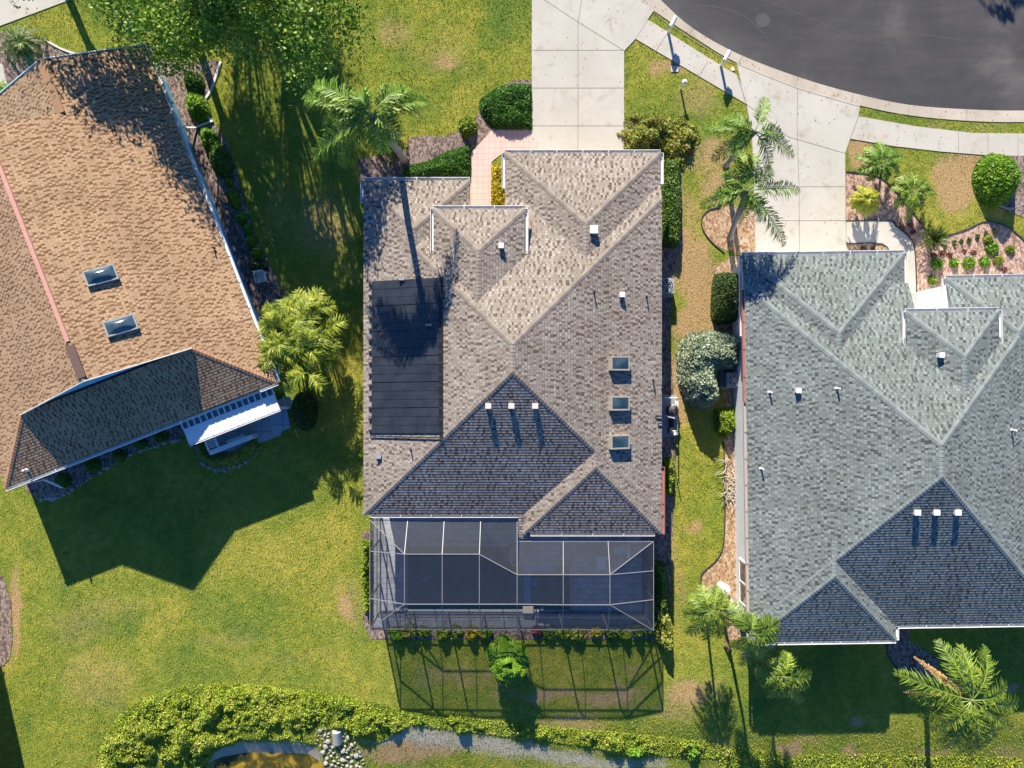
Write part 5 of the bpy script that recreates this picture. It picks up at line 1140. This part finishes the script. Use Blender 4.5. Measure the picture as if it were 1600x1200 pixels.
# broad leaf plant behind the enclosure
def broad(name, label, px, py, r, n, h, mat):
    B = PG(px, py); Q = []; t = empty(name, B, label, 'plant')
    for i in range(n):
        a = random.uniform(0, 2 * PI); hh = h * random.uniform(.5, 1); L = r * random.uniform(.5, 1)
        L *= random.uniform(.15, 1.2); c0 = Vector((math.cos(a) * L * .6, math.sin(a) * L * .6, hh * (1.15 - .3 * L / r))); d = Vector((math.cos(a), math.sin(a), random.uniform(-.5, .1))).normalized()
        for k in range(5):
            b = (k - 2) * .5; dd = (Matrix.Rotation(b, 3, 'Z') @ d); s_ = dd.cross(Vector((0, 0, 1))).normalized() * .07; e = c0 + dd * .34; m_ = c0 + dd * .18 + Vector((0, 0, .03))
            Q.append((c0, m_ + s_, e, m_ - s_))
    quads_obj('foliage', np.array([[tuple(v) for v in q] for q in Q]), M[mat], t)
    mb = MB(); mb.tube([V3(0, 0, 0), V3(.05, 0, h * .6), V3(0, 0, h)], [.07, .05, .03], 8)
    for i in range(7):
        a = i * .9; mb.tube([V3(0, 0, h * .5), V3(math.cos(a) * r * .5, math.sin(a) * r * .5, h * .85)], [.03, .012], 5)
    mb.build('stem', M['gtrunk'], t)
broad('papaya_plant', 'big bright broad leafed plant in the middle behind the screen enclosure', 794, 1014, 1.5, 210, 2.1, 'lf_bright')
# ---- trees
def tree(name, label, base, crown, h, rad, nclus, nl, leaf, mat='lf_oak', flat=.55):
    B = PG(*base); t = empty(name, B, label, 'tree'); C = P(crown[0], crown[1], h) - B; rng = np.random.default_rng(int(abs(base[0]) + 3 * abs(base[1]))); pts = []; cl = []
    for i in range(nclus):
        v = rng.normal(0, 1, 3); v /= np.linalg.norm(v); r = rng.uniform(.35, 1) ** .6
        c = np.array(C) + v * np.array([rad[0], rad[1], rad[0] * flat]) * r * rng.uniform(.8, 1.12); cl.append(c)
        s = rng.uniform(.3, .62); pts.append(c + rng.normal(0, 1, (nl, 3)) * np.array([s, s, s * .6]))
    Cn = np.concatenate(pts); Cn = Cn[Cn[:, 2] > h * .25]
    quads_obj('crown', leafquads(Cn, leaf, rng=rng), M[mat], t)
    mb = MB(); fork = V3(C.x * .35, C.y * .35, h * .38)
    mb.tube([V3(0, 0, -.1), V3(0, 0, .2), fork * .6, fork], [.30, .22, .19, .17], 12)
    for i in range(0, nclus, 2):
        e = Vector(cl[i]); m_ = fork.lerp(e, .5) + V3(0, 0, .25); k0 = .05 + .06 * (i % 5 == 0); mb.tube([fork, m_, e], [k0 * 1.4, k0, .015], 6)
    mb.build('trunk', M['trunk'], t, smooth=True)
tree('oak_tree', 'wide leafy tree over the front corner of the tan roofed house', (300, 40), (282, 4), 5.6, (3.4, 2.7), 66, 240, .095)
tree('oak_tree', 'leafy tree right of the wide one, shading the lawn beside it', (455, 10), (470, 20), 6.4, (2.7, 2.9), 36, 190, .095)
tree('oak_tree', 'offscreen tree above the top edge, added to cast more shadow', (380, -90), (390, -120), 7.2, (4.6, 3.0), 60, 230, .085)  # offscreen tree, added to cast more shadow
tree('oak_tree', 'unseen tree well beyond the top edge, added to shade the side lawn', (330, -230), (300, -310), 6.0, (4.6, 3.2), 60, 260, .085)  # out-of-view tree put in to darken the side lawn
tree('oak_tree', 'tree beyond the top left corner shading the driveway there', (70, -90), (80, -95), 5.8, (3.2, 2.2), 46, 260, .09)
palm('queen_palm', 'palm beyond the top right corner shading the asphalt', (1632, -530), (1635, -535), 6.0, radial(1635, -535, 90, 11, drop=1.2), lift=.8, ll=.8, nl=40, droop=.8, tr=.15, wl=.07)
hx = math.radians(12.7)
house('house', 'house just beyond the lower left edge, only its shadow reaches the lawn', [Roof(-12, 0, -14, 0, 2.9, T)], M['roof_tan'], M['cap_tan'], M['wall_cream'], M['white'], Vector((-27.6, -9.6, 0)), hx, [], inset=1.4)
# ---- stones
def rockmesh(seed):
    rng = random.Random(seed); bm = bmesh.new(); bmesh.ops.create_icosphere(bm, subdivisions=1, radius=1)
    a = [rng.uniform(.55, 1.25) for _ in range(3)]
    for v in bm.verts:
        n_ = v.co.copy(); k = 1 + .14 * math.sin(n_.x * 3 + seed) + .12 * math.sin(n_.y * 4 + seed * 2) + .08 * math.sin(n_.z * 5 + n_.x * 3)
        v.co = Vector((n_.x * a[0] * k, n_.y * a[1] * k, n_.z * .6 * a[2] * k))
    me = D.meshes.new('stone'); bm.to_mesh(me); bm.free(); me.materials.append(M['stone']); return me
M['stone'] = plain('pale_stone', (.46, .44, .41), (.27, .25, .23), 2.5, .9, b=.4, bs_=12)
rk = [rockmesh(i) for i in range(6)]
def stone(px, py, s, label, group):
    p = PG(px, py); o = D.objects.new('stone', random.choice(rk)); COL.objects.link(o); o.location = p + V3(0, 0, s * .25); o.scale = (s, s, s); o.rotation_euler = (random.uniform(-.3, .3), random.uniform(-.3, .3), random.uniform(0, 6.28)); tag(o, label, 'stone', group)
placed = []
for i in range(900):
    x = random.uniform(490, 572); y = random.uniform(1138, 1204)
    if not (x > 490 + (y - 1138) * .35 and x < 545 + (y - 1138) * .5): continue
    if 519 < x < 536 and y < 1164: continue
    s = random.uniform(.06, .15)
    if any(math.hypot(x - a, y - b) < (s + c) * 27 for a, b, c in placed): continue
    placed.append((x, y, s)); stone(x, y, s, 'white stone in the heap beside the pond', 'white stones heaped beside the pond')
pa = smooth([(60, 780), (90, 778), (125, 758), (170, 730), (215, 706), (255, 693), (285, 688)], 8)
for x, y in pa: stone(x + random.uniform(-2, 2), y + random.uniform(-2, 2), random.uniform(.06, .11), 'pale stone edging the dark bed behind the tan roofed house', 'stones edging the bed behind the tan roofed house')
for x, y in smooth([(312, 722), (330, 732), (345, 735), (372, 728), (390, 718), (400, 705), (402, 692)], 4): stone(x + random.uniform(-2, 2), y + random.uniform(-2, 2), random.uniform(.05, .10), 'pale stone edging the shrub round the white half wall', 'stones edging the shrub round the half wall')
for k in range(22):
    a = .6 + 2.4 * k / 22; stone(1578 + 37 * math.cos(a), 282 + 44 * math.sin(a), random.uniform(.06, .1), 'grey stone at the foot of the clipped ball shrub', 'stones at the foot of the ball shrub')
# ---- pond
m, nt, bs = newmat('pond'); nt.links.new(ramp(nt, noise(nt, 1.1, 5, dist=.8), [(.35, (.02, .025, .006)), (.5, (.07, .06, .008)), (.62, (.30, .20, .02))]), bs.inputs['Base Color']); bs.inputs['Roughness'].default_value = .12
mb = MB(); pw = [PG(*q) for q in POND[:1]]; mb.face([V3(-17.4, -27, -.74), V3(-9.6, -27, -.74), V3(-9.6, -18.2, -.74), V3(-17.4, -18.2, -.74)]); o = mb.build('pond', m); tag(o, 'murky olive pond at the bottom edge', 'pond', kind='structure')
# ---- grass blades
excl = [L2(v) for v in HARD.values()] + [L2(v[1]) for v in BEDS.values()] + [[(-7, -6), (7, -6), (7, 9), (-7, 9)], L2([(580, 805), (1022, 805), (1022, 990), (580, 990)]), PONDW]
n = 420000; gp = np.stack([RNG.uniform(-28, 28, n), RNG.uniform(-21, 21.5, n)], 1); keep = np.ones(n, bool)
for e in excl: keep &= ~pip(e, gp[:, 0], gp[:, 1])
for Mx, rc in ((LI, (-13, 6.5, -2.3, 14.2)), (RI_, (.5, 15, yB + .5, yF - .5))):
    A_ = np.array(Mx); lx = A_[0, 0] * gp[:, 0] + A_[0, 1] * gp[:, 1] + A_[0, 3]; ly = A_[1, 0] * gp[:, 0] + A_[1, 1] * gp[:, 1] + A_[1, 3]
    x0, x1, y0, y1 = rc
    keep &= ~((lx > x0) & (lx < x1) & (ly > y0) & (ly < y1))
dv = np.maximum(dryness(gp[:, 0], gp[:, 1]), np.where(pip(SANDP, gp[:, 0], gp[:, 1]), .55 + .4 * vnoise(gp[:, 0], gp[:, 1], .8, 4), 0)); keep &= RNG.uniform(0, 1, n) > dv * .9
gp = gp[keep]; n = len(gp)
hh = RNG.uniform(.035, .085, n) * (1 + .3 * wob(gp[:, 0], gp[:, 1], 2.0)); an = RNG.uniform(0, 2 * PI, n); le = RNG.uniform(.02, .07, n); la = RNG.uniform(0, 2 * PI, n)
bx = np.cos(an) * .017; by = np.sin(an) * .017; gz = G(gp[:, 0], gp[:, 1])
V = np.stack([np.stack([gp[:, 0] - bx, gp[:, 1] - by, gz], 1), np.stack([gp[:, 0] + bx, gp[:, 1] + by, gz], 1), np.stack([gp[:, 0] + np.cos(la) * le, gp[:, 1] + np.sin(la) * le, gz + hh], 1)], 1)
m, nt, bs = newmat('grass_blade'); g = N(nt, 'ShaderNodeNewGeometry')
c = ramp(nt, math_(nt, 'ADD', math_(nt, 'MULTIPLY', g.outputs['Random Per Island'], .6), math_(nt, 'MULTIPLY', math_(nt, 'SUBTRACT', noise(nt, .3, 5, dist=.5), .35), 1.3)), [(.05, (.11, .21, .03)), (.4, (.25, .35, .04)), (.75, (.42, .42, .06)), (.98, (.66, .55, .17))])
nt.links.new(c, bs.inputs['Base Color']); bs.inputs['Roughness'].default_value = .8; bs.inputs['Specular IOR Level'].default_value = .2
t = N(nt, 'ShaderNodeBsdfTranslucent'); nt.links.new(c, t.inputs[0]); mx = N(nt, 'ShaderNodeMixShader'); mx.inputs[0].default_value = .3
nt.links.new(bs.outputs[0], mx.inputs[1]); nt.links.new(t.outputs[0], mx.inputs[2]); nt.links.new(mx.outputs[0], nt.nodes['Material Output'].inputs[0])
go = quads_obj('grass', V, m, k=3); tag(go, 'short grass blades over the lawns', 'grass', kind='stuff')

LP = np.concatenate([inpoly(L2(HARD['driveway']), 90), inpoly(L2(HARD['driveway.001']), 130), inpoly(L2(HARD['curb']), 160), inpoly(L2(HARD['sidewalk']), 40), inpoly(L2(HARD['sidewalk.001'])[:6], 50)])
LP = LP[(np.abs(LP[:, 0]) < 28) & (np.abs(LP[:, 1]) < 21)]
o = quads_obj('leaf_litter', leafquads(np.concatenate([LP, np.full((len(LP), 1), .055)], 1), .035, up=2.0), M['lf_dead']); tag(o, 'scattered dry leaves on the concrete and kerb', 'leaf litter', kind='stuff')
